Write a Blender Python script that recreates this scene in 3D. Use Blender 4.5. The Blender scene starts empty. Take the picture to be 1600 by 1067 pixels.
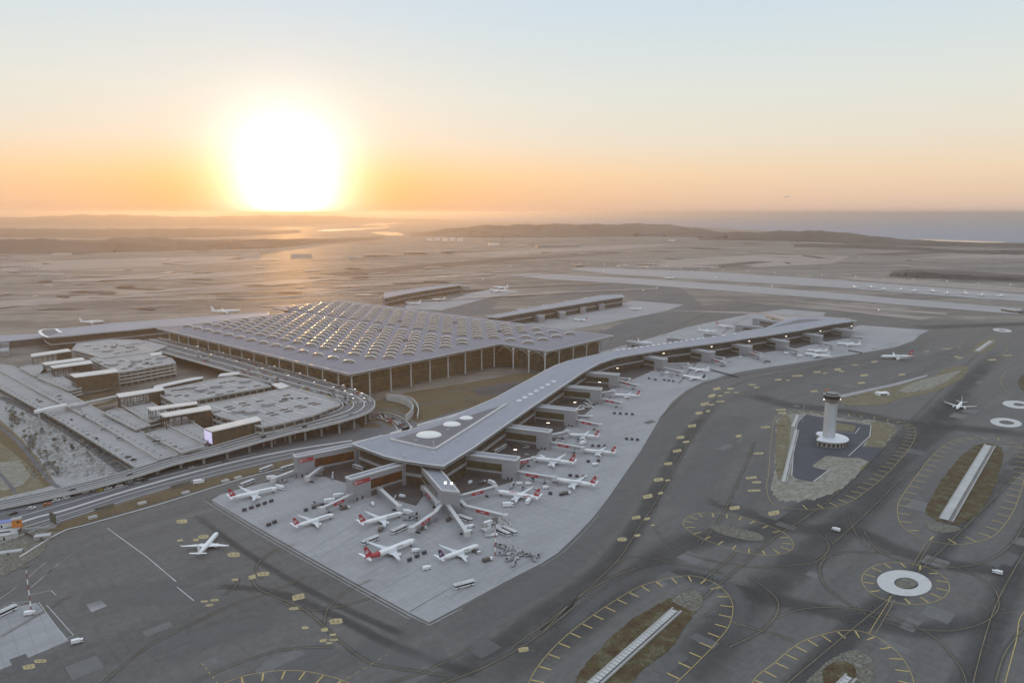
import bpy, bmesh, math, random
from mathutils import Vector, Matrix
random.seed(7)
SC=bpy.context.scene
COL=SC.collection
R=math.radians
# ------------------------------------------------------------------ camera
F=1122.; CH=235.; HV=332.6
TILT=math.atan((533.5-HV)/F)
def P(u,v,z=0.):
    "point of the world at height z that the photograph shows at pixel (u,v)"
    a=(u-800)/F; b=(533.5-v)/F
    dy=math.cos(TILT)+b*math.sin(TILT); dz=-math.sin(TILT)+b*math.cos(TILT)
    t=(z-CH)/dz
    return Vector((a*t,dy*t,z))
cd=bpy.data.cameras.new('camera'); cam=bpy.data.objects.new('camera',cd); COL.objects.link(cam)
cam.location=(0,0,CH); cam.rotation_euler=(R(90)-TILT,0,0)
cd.sensor_width=36; cd.lens=36*F/1600; cd.clip_start=1; cd.clip_end=600000
SC.camera=cam
# ------------------------------------------------------------------ materials
def srgb(r,g,b):
    f=lambda c:(c/255/12.92) if c/255<=.04045 else ((c/255+.055)/1.055)**2.4
    return (f(r),f(g),f(b))
def mat(name,col,rough=.8,metal=0.,noise=None,emit=None,spec=.5,coat=0):
    """noise=(scale_in_1/m, amount, stretch_vector)"""
    m=bpy.data.materials.new(name); m.use_nodes=True; nt=m.node_tree; b=nt.nodes['Principled BSDF']
    b.inputs['Roughness'].default_value=rough; b.inputs['Metallic'].default_value=metal
    b.inputs['Specular IOR Level'].default_value=spec
    b.inputs['Coat Weight'].default_value=coat
    b.inputs['Base Color'].default_value=(*col,1)
    if noise:
        sc,am=noise[0],noise[1]
        g=nt.nodes.new('ShaderNodeNewGeometry'); mp=nt.nodes.new('ShaderNodeMapping'); mp.vector_type='TEXTURE'
        st=noise[2] if len(noise)>2 else (1,1,1); rz=noise[3] if len(noise)>3 else 0
        mp.inputs['Rotation'].default_value=(0,0,rz); mp.inputs['Scale'].default_value=[1/(sc*s) for s in st]
        n=nt.nodes.new('ShaderNodeTexNoise'); n.inputs['Scale'].default_value=1; n.inputs['Detail'].default_value=6; n.inputs['Roughness'].default_value=.62
        r=nt.nodes.new('ShaderNodeMapRange'); r.inputs['From Min'].default_value=.25; r.inputs['From Max'].default_value=.75
        r.inputs['To Min'].default_value=1-am; r.inputs['To Max'].default_value=1+am
        mx=nt.nodes.new('ShaderNodeVectorMath'); mx.operation='SCALE'; mx.inputs[0].default_value=col
        nt.links.new(g.outputs['Position'],mp.inputs['Vector']); nt.links.new(mp.outputs['Vector'],n.inputs['Vector'])
        nt.links.new(n.outputs['Fac'],r.inputs['Value']); nt.links.new(r.outputs['Result'],mx.inputs['Scale'])
        nt.links.new(mx.outputs['Vector'],b.inputs['Base Color'])
    if emit:
        b.inputs['Emission Color'].default_value=(*emit[0],1); b.inputs['Emission Strength'].default_value=emit[1]
    return m
def ground_mat(name,stops,scale,stretch=(1,1,1),rz=0,rough=.95,fine=(.12,.25),spec=.3,joint=None):
    "large soft patches through a colour ramp, multiplied by a finer grain; optional slab joints (spacing, rot)"
    m=bpy.data.materials.new(name); m.use_nodes=True; nt=m.node_tree; b=nt.nodes['Principled BSDF']; L=nt.links.new
    b.inputs['Roughness'].default_value=rough; b.inputs['Specular IOR Level'].default_value=spec
    g=nt.nodes.new('ShaderNodeNewGeometry')
    def ns(sc,st,det,ro=.6):
        mp=nt.nodes.new('ShaderNodeMapping'); mp.vector_type='TEXTURE'; mp.inputs['Rotation'].default_value=(0,0,rz); mp.inputs['Scale'].default_value=[1/(sc*s) for s in st]
        n=nt.nodes.new('ShaderNodeTexNoise'); n.inputs['Scale'].default_value=1; n.inputs['Detail'].default_value=det; n.inputs['Roughness'].default_value=ro
        L(g.outputs['Position'],mp.inputs['Vector']); L(mp.outputs['Vector'],n.inputs['Vector']); return n
    n=ns(scale,stretch,7,.58)
    cr=nt.nodes.new('ShaderNodeValToRGB'); e=cr.color_ramp.elements
    for i,(p,c) in enumerate(stops):
        x=e[i] if i<2 else e.new(p)
        x.position=p; x.color=(*c,1)
    L(n.outputs['Fac'],cr.inputs['Fac'])
    f=ns(fine[0],(1,1,1),4); r=nt.nodes.new('ShaderNodeMapRange'); r.inputs['From Min'].default_value=.3; r.inputs['From Max'].default_value=.7
    r.inputs['To Min'].default_value=1-fine[1]; r.inputs['To Max'].default_value=1+fine[1]; L(f.outputs['Fac'],r.inputs['Value'])
    v=nt.nodes.new('ShaderNodeVectorMath'); v.operation='SCALE'; L(cr.outputs['Color'],v.inputs[0]); L(r.outputs['Result'],v.inputs['Scale'])
    out=v
    if joint:
        bk=nt.nodes.new('ShaderNodeTexBrick'); mp=nt.nodes.new('ShaderNodeMapping'); mp.vector_type='TEXTURE'; mp.inputs['Rotation'].default_value=(0,0,joint[1])
        L(g.outputs['Position'],mp.inputs['Vector']); L(mp.outputs['Vector'],bk.inputs['Vector'])
        bk.offset=0; bk.inputs['Scale'].default_value=1; bk.inputs['Brick Width'].default_value=joint[0]; bk.inputs['Row Height'].default_value=joint[0]
        bk.inputs['Mortar Size'].default_value=.14; bk.inputs['Mortar Smooth'].default_value=.4
        bk.inputs['Color1'].default_value=(1,1,1,1); bk.inputs['Color2'].default_value=(joint[2],)*3+(1,); bk.inputs['Mortar'].default_value=(.72,.72,.72,1)
        v2=nt.nodes.new('ShaderNodeVectorMath'); v2.operation='MULTIPLY'; L(v.outputs['Vector'],v2.inputs[0]); L(bk.outputs['Color'],v2.inputs[1]); out=v2
    L(out.outputs['Vector'],b.inputs['Base Color'])
    return m
def glass_mat(name,col,frame,w,h,rough=.12,lit=None):
    "curtain-wall glazing with a frame grid laid along the wall"
    m=bpy.data.materials.new(name); m.use_nodes=True; nt=m.node_tree; b=nt.nodes['Principled BSDF']; L=nt.links.new
    uv=nt.nodes.new('ShaderNodeUVMap'); bk=nt.nodes.new('ShaderNodeTexBrick'); L(uv.outputs['UV'],bk.inputs['Vector'])
    bk.offset=0; bk.inputs['Scale'].default_value=1; bk.inputs['Brick Width'].default_value=w; bk.inputs['Row Height'].default_value=h
    bk.inputs['Mortar Size'].default_value=.16; bk.inputs['Mortar Smooth'].default_value=.1; bk.inputs['Bias'].default_value=0
    bk.inputs['Color1'].default_value=(*col,1); bk.inputs['Color2'].default_value=(col[0]*.55,col[1]*.55,col[2]*.5,1); bk.inputs['Mortar'].default_value=(*frame,1)
    L(bk.outputs['Color'],b.inputs['Base Color']); b.inputs['Roughness'].default_value=rough
    if lit:
        n=nt.nodes.new('ShaderNodeTexNoise'); n.inputs['Scale'].default_value=.14; n.inputs['Detail'].default_value=5; L(uv.outputs['UV'],n.inputs['Vector'])
        r=nt.nodes.new('ShaderNodeMapRange'); r.inputs['From Min'].default_value=.44; r.inputs['From Max'].default_value=.72; r.inputs['To Min'].default_value=lit[1]*.25; r.inputs['To Max'].default_value=lit[1]
        L(n.outputs['Fac'],r.inputs['Value']); L(r.outputs['Result'],b.inputs['Emission Strength']); b.inputs['Emission Color'].default_value=(*lit[0],1)
    return m
AX=R(49.0)      # the terminal's long axis lies at azimuth -49 degrees
W_=dict(
 white=mat('white_paint',(.80,.80,.81),.35,noise=(.5,.05)),
 wing=mat('wing_grey',(.62,.63,.65),.4,noise=(.6,.06)),
 red=mat('red_paint',(.38,.045,.055),.4,noise=(.5,.08)),
 purple=mat('purple_paint',(.10,.03,.12),.4),
 navy=mat('navy_paint',(.05,.05,.075),.4),
 black=mat('dark_glass',(.015,.017,.02),.15),
 rubber=mat('rubber',(.02,.02,.02),.9),
 metal=mat('galvanised_steel',(.42,.42,.43),.45,.3,noise=(.4,.1)),
 conc=mat('concrete',(.36,.35,.34),.9,noise=(.08,.16)),
 conc_l=mat('pale_concrete',(.50,.49,.475),.9,noise=(.07,.15)),
 conc_d=mat('weathered_concrete',(.22,.205,.19),.92,noise=(.07,.2)),
 clad=mat('grey_cladding',(.31,.305,.32),.55,noise=(.12,.08)),
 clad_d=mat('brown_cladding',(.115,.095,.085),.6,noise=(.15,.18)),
 roof=ground_mat('terminal_roof_metal',[(.3,(.225,.218,.25)),(.5,(.25,.243,.278)),(.7,(.235,.228,.26))],1/70.,(1,1,1),0,rough=.75,fine=(1/5.,.05),spec=.12,joint=(9.,R(41),.95)),
 roofp=ground_mat('pier_roof_metal',[(.3,(.275,.282,.325)),(.5,(.305,.312,.36)),(.7,(.285,.292,.337))],1/40.,(.3,1.4,1),R(60),rough=.6,fine=(1/4.,.05),spec=.3,joint=(6.,R(22),.95)),
 roofd=mat('recessed_roof_felt',(.150,.148,.158),.75,noise=(.06,.12)),
 trim=mat('white_trim',(.52,.515,.515),.45,noise=(.2,.05)),
 canopy=mat('canopy_sheet',(.60,.585,.565),.55,noise=(.1,.07)),
 brown=mat('brown_steel',(.10,.075,.06),.6,noise=(.3,.2)),
 lens=mat('skylight_shell',(.44,.43,.42),.5,.0,noise=(.3,.07)),
 lensrim=mat('skylight_rim',(.90,.87,.82),.28),  # near-white colour stands in for the edge glowing against the sun
 lensgl=mat('skylight_glazing',(.34,.315,.29),.4,noise=(.5,.2)),
 yellow=mat('yellow_marking',(.46,.345,.13),.8,noise=(.25,.22)),
 yellowp=mat('yellow_sign_marking',(.40,.325,.175),.8,noise=(.2,.25)),
 yl=mat('thin_guide_line',(.26,.21,.115),.85,noise=(.08,.35)),
 wl=mat('white_marking',(.44,.44,.43),.8,noise=(.12,.3)),
 wl2=mat('faint_white_line',(.22,.218,.21),.85,noise=(.1,.3)),
 lamp=mat('lit_lamp',(1,.9,.7),.5,emit=((1,.86,.6),7)),
 lampw=mat('lit_lamp_white',(1,.95,.9),.5,emit=((1,.94,.84),3)),
 screen=mat('lit_screen',(.5,.5,.6),.4,emit=((.72,.62,1.),.55)),
 orange=mat('orange_paint',(.62,.22,.045),.5,noise=(.5,.15)),
 green=mat('olive_paint',(.10,.10,.07),.6),
 bluep=mat('blue_panel',(.12,.17,.45),.4),
 leafg=mat('pale_foliage',(.31,.305,.29),.9,noise=(.15,.35)),
 leafy=mat('olive_foliage',(.21,.195,.13),.9,noise=(.2,.4)),
 leafd=mat('dark_foliage',(.12,.118,.095),.9,noise=(.2,.35)),
 bark=mat('bark',(.08,.065,.05),.95),
)
GL=dict(
 term=glass_mat('bronze_curtain_wall',(.105,.082,.05),(.045,.036,.028),4.5,5.2,.22,lit=((1,.72,.34),.03)),
 pier=glass_mat('pier_glazing',(.072,.062,.052),(.05,.045,.042),3.2,3.6,.2,lit=((1,.74,.4),.018)),
 gate=glass_mat('gate_glazing',(.080,.070,.045),(.04,.037,.034),2.4,2.2,.18,lit=((1,.76,.3),.028)),
 lounge=glass_mat('lounge_glazing',(.06,.032,.02),(.025,.016,.012),2.0,2.2,.2,lit=((1,.34,.08),.06)),
 park=glass_mat('lattice_screen',(.12,.085,.055),(.035,.025,.019),3.0,3.0,.5,lit=((1,.75,.4),.03)),
)
# ------------------------------------------------------------------ mesh helpers
class MB:
    def __init__(s): s.v=[]; s.f=[]; s.m=[]; s.uv=[]
    def face(s,pts,mi=0,uv=None):
        i=len(s.v); s.v+= [tuple(p) for p in pts]; s.f.append(tuple(range(i,i+len(pts)))); s.m.append(mi); s.uv.append(uv)
    def prism(s,poly,z0,z1,mi=0,mi_side=None,bottom=True):
        if mi_side is None: mi_side=mi
        n=len(poly); A=sum(poly[i][0]*poly[(i+1)%n][1]-poly[(i+1)%n][0]*poly[i][1] for i in range(n))
        if A<0: poly=poly[::-1]
        zz0=z0 if callable(z0) else (lambda x,y:z0); zz1=z1 if callable(z1) else (lambda x,y:z1)
        top=[(p[0],p[1],zz1(p[0],p[1])) for p in poly]; bot=[(p[0],p[1],zz0(p[0],p[1])) for p in poly]
        s.face(top,mi)
        if bottom: s.face(bot[::-1],mi_side)
        d=0
        for i in range(n):
            j=(i+1)%n; l=math.dist(poly[i][:2],poly[j][:2])
            s.face((bot[i],bot[j],top[j],top[i]),mi_side,((d,bot[i][2]),(d+l,bot[j][2]),(d+l,top[j][2]),(d,top[i][2]))); d+=l
    def box(s,c,size,yaw=0.,mi=0):
        "c=(x,y,z of the bottom); size=(length along yaw, width, height)"
        cx,cy,z=c; l,w,h=size; ca,sa=math.cos(yaw),math.sin(yaw)
        pl=[(cx+ca*x-sa*y,cy+sa*x+ca*y) for x,y in ((-l/2,-w/2),(l/2,-w/2),(l/2,w/2),(-l/2,w/2))]
        s.prism(pl,z,z+h,mi)
    def bar(s,a,b,w,h,mi=0):
        "box section along the line a-b, its underside on the line"
        a=Vector(a); b=Vector(b); d=(b-a); n=Vector((-d.y,d.x,0)); n=n.normalized()*w/2 if n.length>1e-6 else Vector((w/2,0,0)); up=Vector((0,0,h))
        q=[a-n,b-n,b+n,a+n]; t=[p+up for p in q]
        for fc in ((q[3],q[2],q[1],q[0]),t,(q[0],q[1],t[1],t[0]),(q[1],q[2],t[2],t[1]),(q[2],q[3],t[3],t[2]),(q[3],q[0],t[0],t[3])): s.face(fc,mi)
    def tube(s,a,b,r0,r1=None,n=8,mi=0,cap=True):
        a=Vector(a); b=Vector(b); r1=r0 if r1 is None else r1; d=(b-a).normalized(); e=d.orthogonal().normalized(); g=d.cross(e)
        A=[a+(e*math.cos(2*math.pi*i/n)+g*math.sin(2*math.pi*i/n))*r0 for i in range(n)]
        B=[b+(e*math.cos(2*math.pi*i/n)+g*math.sin(2*math.pi*i/n))*r1 for i in range(n)]
        for i in range(n): s.face((A[i],A[(i+1)%n],B[(i+1)%n],B[i]),mi)
        if cap: s.face(A[::-1],mi); s.face(B,mi)
    def ribbon(s,pts,w,mi=0,closed=False,z=None):
        pts=[Vector(p) for p in pts]; n=len(pts); Lf=[]; Rt=[]
        for i,p in enumerate(pts):
            if closed: a,b=pts[i-1],pts[(i+1)%n]
            else: a,b=pts[max(0,i-1)],pts[min(n-1,i+1)]
            d=(b-a); d.z=0
            if d.length<1e-6: d=Vector((1,0,0))
            d.normalize(); nn=Vector((-d.y,d.x,0))*w/2; Lf.append(p+nn); Rt.append(p-nn)
        for i in range(n if closed else n-1):
            j=(i+1)%n; s.face((Rt[i],Rt[j],Lf[j],Lf[i]),mi)
    def build(s,name,mats,parent=None,smooth=False,weld=False):
        me=bpy.data.meshes.new(name); me.from_pydata(s.v,[],s.f)
        if not isinstance(mats,(list,tuple)): mats=[mats]
        for m in mats: me.materials.append(m)
        me.polygons.foreach_set('material_index',s.m)
        if any(u for u in s.uv):
            ul=me.uv_layers.new(name='UVMap'); k=0
            for fi,u in enumerate(s.uv):
                for q in range(len(s.f[fi])):
                    ul.data[k].uv=u[q] if u else (s.v[s.f[fi][q]][0],s.v[s.f[fi][q]][1]); k+=1
        if weld:
            bm=bmesh.new(); bm.from_mesh(me); bmesh.ops.remove_doubles(bm,verts=bm.verts,dist=1e-4); bmesh.ops.recalc_face_normals(bm,faces=bm.faces); bm.to_mesh(me); bm.free()
        if smooth: me.polygons.foreach_set('use_smooth',[True]*len(me.polygons))
        me.update()
        o=bpy.data.objects.new(name,me); COL.objects.link(o)
        if parent: o.parent=parent
        return o
def tag(o,label=None,cat=None,group=None,kind=None):
    if label: o['label']=label
    if cat: o['category']=cat
    if group: o['group']=group
    if kind: o['kind']=kind
    return o
def thing(name,label,cat,loc=(0,0,0),rz=0,group=None):
    o=bpy.data.objects.new(name,None); COL.objects.link(o); o.location=loc; o.rotation_euler=(0,0,rz); o.empty_display_size=.5
    return tag(o,label,cat,group)
def dup(o,loc=None,rz=None,label=None,scale=None,parent=None):
    c=o.copy(); COL.objects.link(c)
    if parent: c.parent=parent
    if loc is not None: c.location=loc
    if rz is not None: c.rotation_euler=(0,0,rz)
    if scale is not None: c.scale=scale if not isinstance(scale,(int,float)) else (scale,)*3
    if label: c['label']=label
    for ch in list(o.children): dup(ch,parent=c)
    return c
def struct(name,mb,m,**k): return tag(mb.build(name,m,**k),kind='structure')
def sheet(name,uvs,z,m):
    b=MB(); pts=[P(u,v,z) for u,v in uvs]
    A=sum(pts[i].x*pts[(i+1)%len(pts)].y-pts[(i+1)%len(pts)].x*pts[i].y for i in range(len(pts)))
    b.face(pts if A>0 else pts[::-1]); return struct(name,b,m)
def inset(poly,d):
    n=len(poly); A=sum(poly[i][0]*poly[(i+1)%n][1]-poly[(i+1)%n][0]*poly[i][1] for i in range(n)); sg=1 if A>0 else -1; out=[]
    for i in range(n):
        p0,p1,p2=(Vector(poly[i-1][:2]),Vector(poly[i][:2]),Vector(poly[(i+1)%n][:2]))
        a=(p1-p0).normalized(); b=(p2-p1).normalized(); na=Vector((-a.y,a.x))*sg; nb=Vector((-b.y,b.x))*sg
        k=na+nb; k=k/max(.35,k.length_squared/2) if k.length>1e-3 else na
        out.append(p1+k*d)
    return out
def smooth_path(uv,n=6,closed=False):
    "Catmull-Rom through pixel points"
    out=[]; m=len(uv)
    g=lambda i: uv[i%m] if closed else uv[min(max(i,0),m-1)]
    for i in range(m if closed else m-1):
        p0,p1,p2,p3=g(i-1),g(i),g(i+1),g(i+2)
        for k in range(n):
            t=k/n
            out.append(tuple(.5*((2*p1[c])+(-p0[c]+p2[c])*t+(2*p0[c]-5*p1[c]+4*p2[c]-p3[c])*t*t+(-p0[c]+3*p1[c]-3*p2[c]+p3[c])*t**3) for c in (0,1)))
    if not closed: out.append(uv[-1])
    return out
def uvz(uv,z): return [P(u,v,z) for u,v in uv]
def heading(a,b): return math.atan2(b[1]-a[1],b[0]-a[0])
# ------------------------------------------------------------------ light, sky, air
SUN_AZ=-16.9; SUN_EL=2.1
sd=Vector((math.sin(R(SUN_AZ))*math.cos(R(SUN_EL)),math.cos(R(SUN_AZ))*math.cos(R(SUN_EL)),math.sin(R(SUN_EL))))
sl=bpy.data.lights.new('sun','SUN'); sl.energy=2.0; sl.angle=R(.6); sl.color=(1,.50,.14)
so=bpy.data.objects.new('sun',sl); COL.objects.link(so); so.rotation_euler=(-sd).to_track_quat('-Z','Y').to_euler(); so.location=(0,0,900)
w=bpy.data.worlds.new('World'); SC.world=w; w.use_nodes=True; nt=w.node_tree; L=nt.links.new
bg=nt.nodes['Background']
sky=nt.nodes.new('ShaderNodeTexSky'); sky.sky_type='NISHITA'; sky.sun_disc=False; sky.sun_elevation=R(SUN_EL); sky.sun_rotation=R(SUN_AZ)
sky.air_density=1.2; sky.dust_density=2.5; sky.ozone_density=1.
tc=nt.nodes.new('ShaderNodeTexCoord'); sx=nt.nodes.new('ShaderNodeSeparateXYZ'); L(tc.outputs['Generated'],sx.inputs[0])
cr=nt.nodes.new('ShaderNodeValToRGB'); L(sx.outputs['Z'],cr.inputs['Fac'])
ST=[(0.,srgb(222,194,178)),(.022,srgb(234,204,178)),(.05,srgb(240,215,184)),(.09,srgb(233,223,205)),(.15,srgb(224,227,219)),(.25,srgb(205,221,230)),(.42,srgb(196,214,228)),(1.,srgb(190,205,222))]
el=cr.color_ramp.elements
for i,(p,c) in enumerate(ST):
    x=el[i] if i<2 else el.new(p)
    x.position=p; x.color=(*c,1)
dt=nt.nodes.new('ShaderNodeVectorMath'); dt.operation='DOT_PRODUCT'; L(tc.outputs['Generated'],dt.inputs[0]); dt.inputs[1].default_value=sd
def glow(k,amp,col):
    "amp*exp(-k*(1-cos)) of a colour"
    a=nt.nodes.new('ShaderNodeMath'); a.operation='SUBTRACT'; L(dt.outputs['Value'],a.inputs[0]); a.inputs[1].default_value=1
    b=nt.nodes.new('ShaderNodeMath'); b.operation='MULTIPLY'; L(a.outputs[0],b.inputs[0]); b.inputs[1].default_value=k
    c=nt.nodes.new('ShaderNodeMath'); c.operation='EXPONENT'; L(b.outputs[0],c.inputs[0])
    d=nt.nodes.new('ShaderNodeVectorMath'); d.operation='SCALE'; d.inputs[0].default_value=[amp*q for q in col]; L(c.outputs[0],d.inputs['Scale']); return d
def add(a,b):
    d=nt.nodes.new('ShaderNodeVectorMath'); d.operation='ADD'; L(a,d.inputs[0]); L(b,d.inputs[1]); return d.outputs[0]
nis=nt.nodes.new('ShaderNodeVectorMath'); nis.operation='SCALE'; L(sky.outputs[0],nis.inputs[0]); nis.inputs['Scale'].default_value=.012
tot=add(cr.outputs['Color'],nis.outputs[0])
for k,am,c in ((360,1.5,(1,.88,.84)),(1100,1.5,(1,.92,.85))):
    tot=add(tot,glow(k,am,c).outputs[0])
lo=nt.nodes.new('ShaderNodeMapRange'); lo.inputs['From Min'].default_value=.02; lo.inputs['From Max'].default_value=.115; lo.inputs['To Min'].default_value=1; lo.inputs['To Max'].default_value=0; lo.interpolation_type='SMOOTHSTEP'; L(sx.outputs['Z'],lo.inputs['Value'])
for k,am,c in ((110,.34,(.5,-.26,-.62)),(9,.15,(.8,-.30,-1.15))):
    g_=glow(k,am,c); q_=nt.nodes.new('ShaderNodeVectorMath'); q_.operation='SCALE'; L(g_.outputs[0],q_.inputs[0]); L(lo.outputs[0],q_.inputs['Scale']); tot=add(tot,q_.outputs[0])
lo2=nt.nodes.new('ShaderNodeMapRange'); lo2.inputs['From Min'].default_value=.0; lo2.inputs['From Max'].default_value=.015; lo2.inputs['To Min'].default_value=1; lo2.inputs['To Max'].default_value=0; lo2.interpolation_type='SMOOTHSTEP'; L(sx.outputs['Z'],lo2.inputs['Value'])
g_=glow(22,.12,(-.75,-.75,-.35)); q_=nt.nodes.new('ShaderNodeVectorMath'); q_.operation='SCALE'; L(g_.outputs[0],q_.inputs[0]); L(lo2.outputs[0],q_.inputs['Scale']); tot=add(tot,q_.outputs[0])
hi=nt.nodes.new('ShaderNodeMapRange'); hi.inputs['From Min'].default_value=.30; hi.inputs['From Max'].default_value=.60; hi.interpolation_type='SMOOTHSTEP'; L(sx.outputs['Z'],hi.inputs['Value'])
q_=nt.nodes.new('ShaderNodeVectorMath'); q_.operation='SCALE'; q_.inputs[0].default_value=(.24,.235,.24); L(hi.outputs[0],q_.inputs['Scale']); tot=add(tot,q_.outputs[0])  # extra overhead brightness, added above the view to lift light on the ground
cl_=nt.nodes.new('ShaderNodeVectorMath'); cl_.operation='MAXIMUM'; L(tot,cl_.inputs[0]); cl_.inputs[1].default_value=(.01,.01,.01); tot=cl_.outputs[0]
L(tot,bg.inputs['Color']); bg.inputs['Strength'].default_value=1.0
hz=MB(); hz.prism([(-170000,-170000),(170000,-170000),(170000,170000),(-170000,170000)],-1.,276.)
hm=bpy.data.materials.new('air'); hm.use_nodes=True; n2=hm.node_tree; n2.nodes.remove(n2.nodes['Principled BSDF'])
pv=n2.nodes.new('ShaderNodeVolumePrincipled'); pv.inputs['Density'].default_value=6.8e-5; pv.inputs['Color'].default_value=(.60,.57,.55,1); pv.inputs['Anisotropy'].default_value=.64
n2.links.new(pv.outputs[0],n2.nodes['Material Output'].inputs['Volume'])
hm.cycles.volume_sampling='DISTANCE'; tag(hz.build('haze',hm),kind='stuff')
# ------------------------------------------------------------------ ground
b=MB(); RR=160000
b.face([(RR*math.cos(2*math.pi*i/160),RR*math.sin(2*math.pi*i/160),0) for i in range(160)])
M_ter=ground_mat('dry_steppe',[(.30,srgb(72,66,66)),(.42,srgb(106,99,93)),(.48,srgb(130,121,112)),(.53,srgb(93,86,81)),(.60,srgb(118,109,101)),(.70,srgb(150,140,129))],1/520.,(.30,1.5,1),R(9),rough=.7,spec=.4,fine=(1/60.,.3))
struct('terrain',b,M_ter)
M_asp=ground_mat('asphalt',[(.28,(.096,.090,.086)),(.42,(.122,.115,.110)),(.52,(.143,.135,.129)),(.6,(.125,.118,.113)),(.75,(.170,.161,.154))],1/130.,(.16,1.8,1),R(43),rough=.85,fine=(1/5.,.13),spec=.3,joint=(7.5,R(44),.95))
M_aspd=ground_mat('rubbered_asphalt',[(.3,(.052,.050,.052)),(.7,(.075,.072,.074))],1/60.,(.2,1.6,1),R(40),rough=.75,fine=(1/6.,.1),spec=.4)
M_aspl=ground_mat('worn_asphalt',[(.3,(.115,.114,.116)),(.7,(.150,.148,.149))],1/70.,(.3,1.4,1),R(40),rough=.9,fine=(1/6.,.1))
M_road=ground_mat('road_asphalt',[(.3,(.105,.105,.112)),(.7,(.150,.150,.158))],1/60.,(.2,1.5,1),R(64),rough=.85,fine=(1/5.,.08))
M_apr=ground_mat('apron_concrete',[(.25,(.262,.256,.266)),(.45,(.318,.312,.322)),(.6,(.352,.346,.356)),(.8,(.29,.284,.292))],1/55.,(.5,1.4,1),R(44),rough=.75,fine=(1/4.,.07),joint=(7.5,R(41),.95))
M_run=ground_mat('runway_concrete',[(.3,(.31,.30,.305)),(.7,(.37,.355,.36))],1/120.,(.3,2,1),R(-38),rough=.85,fine=(1/20.,.06))
M_fld=ground_mat('packed_earth',[(.3,srgb(122,112,107)),(.5,srgb(150,138,131)),(.7,srgb(133,122,115))],1/160.,(.3,1.6,1),R(15),rough=.68,spec=.4,fine=(1/25.,.15))
M_dkf=ground_mat('scrub',[(.3,srgb(68,63,63)),(.5,srgb(84,77,75)),(.7,srgb(95,87,83))],1/140.,(.3,1.6,1),R(12),rough=.85,spec=.3,fine=(1/20.,.25))
M_grs=ground_mat('rusty_grass',[(.32,(.055,.036,.020)),(.44,(.095,.060,.032)),(.52,(.085,.070,.032)),(.60,(.13,.112,.07)),(.72,(.065,.060,.027))],1/9.,(1,1,1),0,fine=(1/1.2,.45))
M_grd=ground_mat('dry_grass',[(.34,(.115,.092,.052)),(.46,(.20,.17,.115)),(.54,(.15,.125,.07)),(.66,(.235,.215,.165))],1/14.,(1,1,1),0,fine=(1/2.,.25))
M_dirt=ground_mat('pale_dirt',[(.32,(.16,.145,.115)),(.46,(.285,.27,.235)),(.54,(.20,.185,.145)),(.68,(.31,.295,.26))],1/13.,(.6,1.3,1),.6,fine=(1/2.,.22))
M_gst=ground_mat('courtyard_grass',[(.3,(.105,.075,.042)),(.5,(.135,.098,.055)),(.7,(.115,.092,.046))],1/30.,(1,1,1),0,fine=(1/3.,.2))
M_grv=ground_mat('gravel',[(.34,(.085,.078,.062)),(.46,(.20,.19,.165)),(.53,(.11,.098,.07)),(.66,(.23,.22,.20))],1/5.,(1,1,1),0,fine=(1/.9,.35))
M_pod=ground_mat('fresh_asphalt',[(.3,(.060,.062,.074)),(.7,(.080,.082,.096))],1/25.,(1,1,1),0,rough=.8,fine=(1/2.,.07))
M_brn=ground_mat('service_yard',[(.3,(.070,.058,.055)),(.7,(.105,.090,.086))],1/22.,(.4,1.5,1),R(20),rough=.85,fine=(1/3.,.15))
M_wat=bpy.data.materials.new('water'); M_wat.use_nodes=True
_b=M_wat.node_tree.nodes['Principled BSDF']; _b.inputs['Base Color'].default_value=(.19,.235,.32,1); _b.inputs['Roughness'].default_value=.55; _b.inputs['Specular IOR Level'].default_value=.45
M_lake=bpy.data.materials.new('lake_water'); M_lake.use_nodes=True
_b=M_lake.node_tree.nodes['Principled BSDF']; _b.inputs['Base Color'].default_value=(.75,.75,.75,1); _b.inputs['Roughness'].default_value=.1; _b.inputs['Metallic'].default_value=1.
# sea: shore drawn by pixels, far edge on the horizon circle
b=MB(); shore=[(690,343.5),(760,346),(860,348.5),(960,351),(1060,353.5),(1160,359),(1260,364),(1340,369),(1400,374),(1480,377),(1600,379.5),(2100,386)]
pts=[P(u,v,.8) for u,v in shore]
a0=math.atan2(pts[-1].y,pts[-1].x); a1=math.atan2(pts[0].y,pts[0].x)
pts+=[Vector(((RR-900)*math.cos(a0+(a1-a0)*i/30),(RR-900)*math.sin(a0+(a1-a0)*i/30),.8)) for i in range(31)]
b.face(pts); struct('sea',b,M_wat)
b=MB()
for pl in ([(493,361),(510,358.5),(540,357.5),(600,355),(608,354),(590,352.5),(560,353),(575,349.8),(590,347.2),(600,348.8),(630,347.5),(618,350.2),(600,351.6),(612,354.6),(600,357),(560,359.5),(520,361.5)],[(578,363),(600,362.4),(622,363.2),(633,367.5),(610,368.3),(590,366)],[(668,362.4),(700,361.6),(702,362.6),(672,363.6)],[(322,353.2),(345,353),(346,354),(325,354.4)],[(268,356.2),(296,355.6),(296,356.6),(272,357)],[(1418,374.6),(1440,373.6),(1500,375.6),(1575,378.4),(1560,379.8),(1500,378.6),(1440,376.6)]):
    q=[P(u,v,1.6) for u,v in pl]; A=sum(q[i].x*q[i-1].y-q[i-1].x*q[i].y for i in range(len(q))); b.face(q if A<0 else q[::-1])
struct('lake',b,M_lake)
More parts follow.
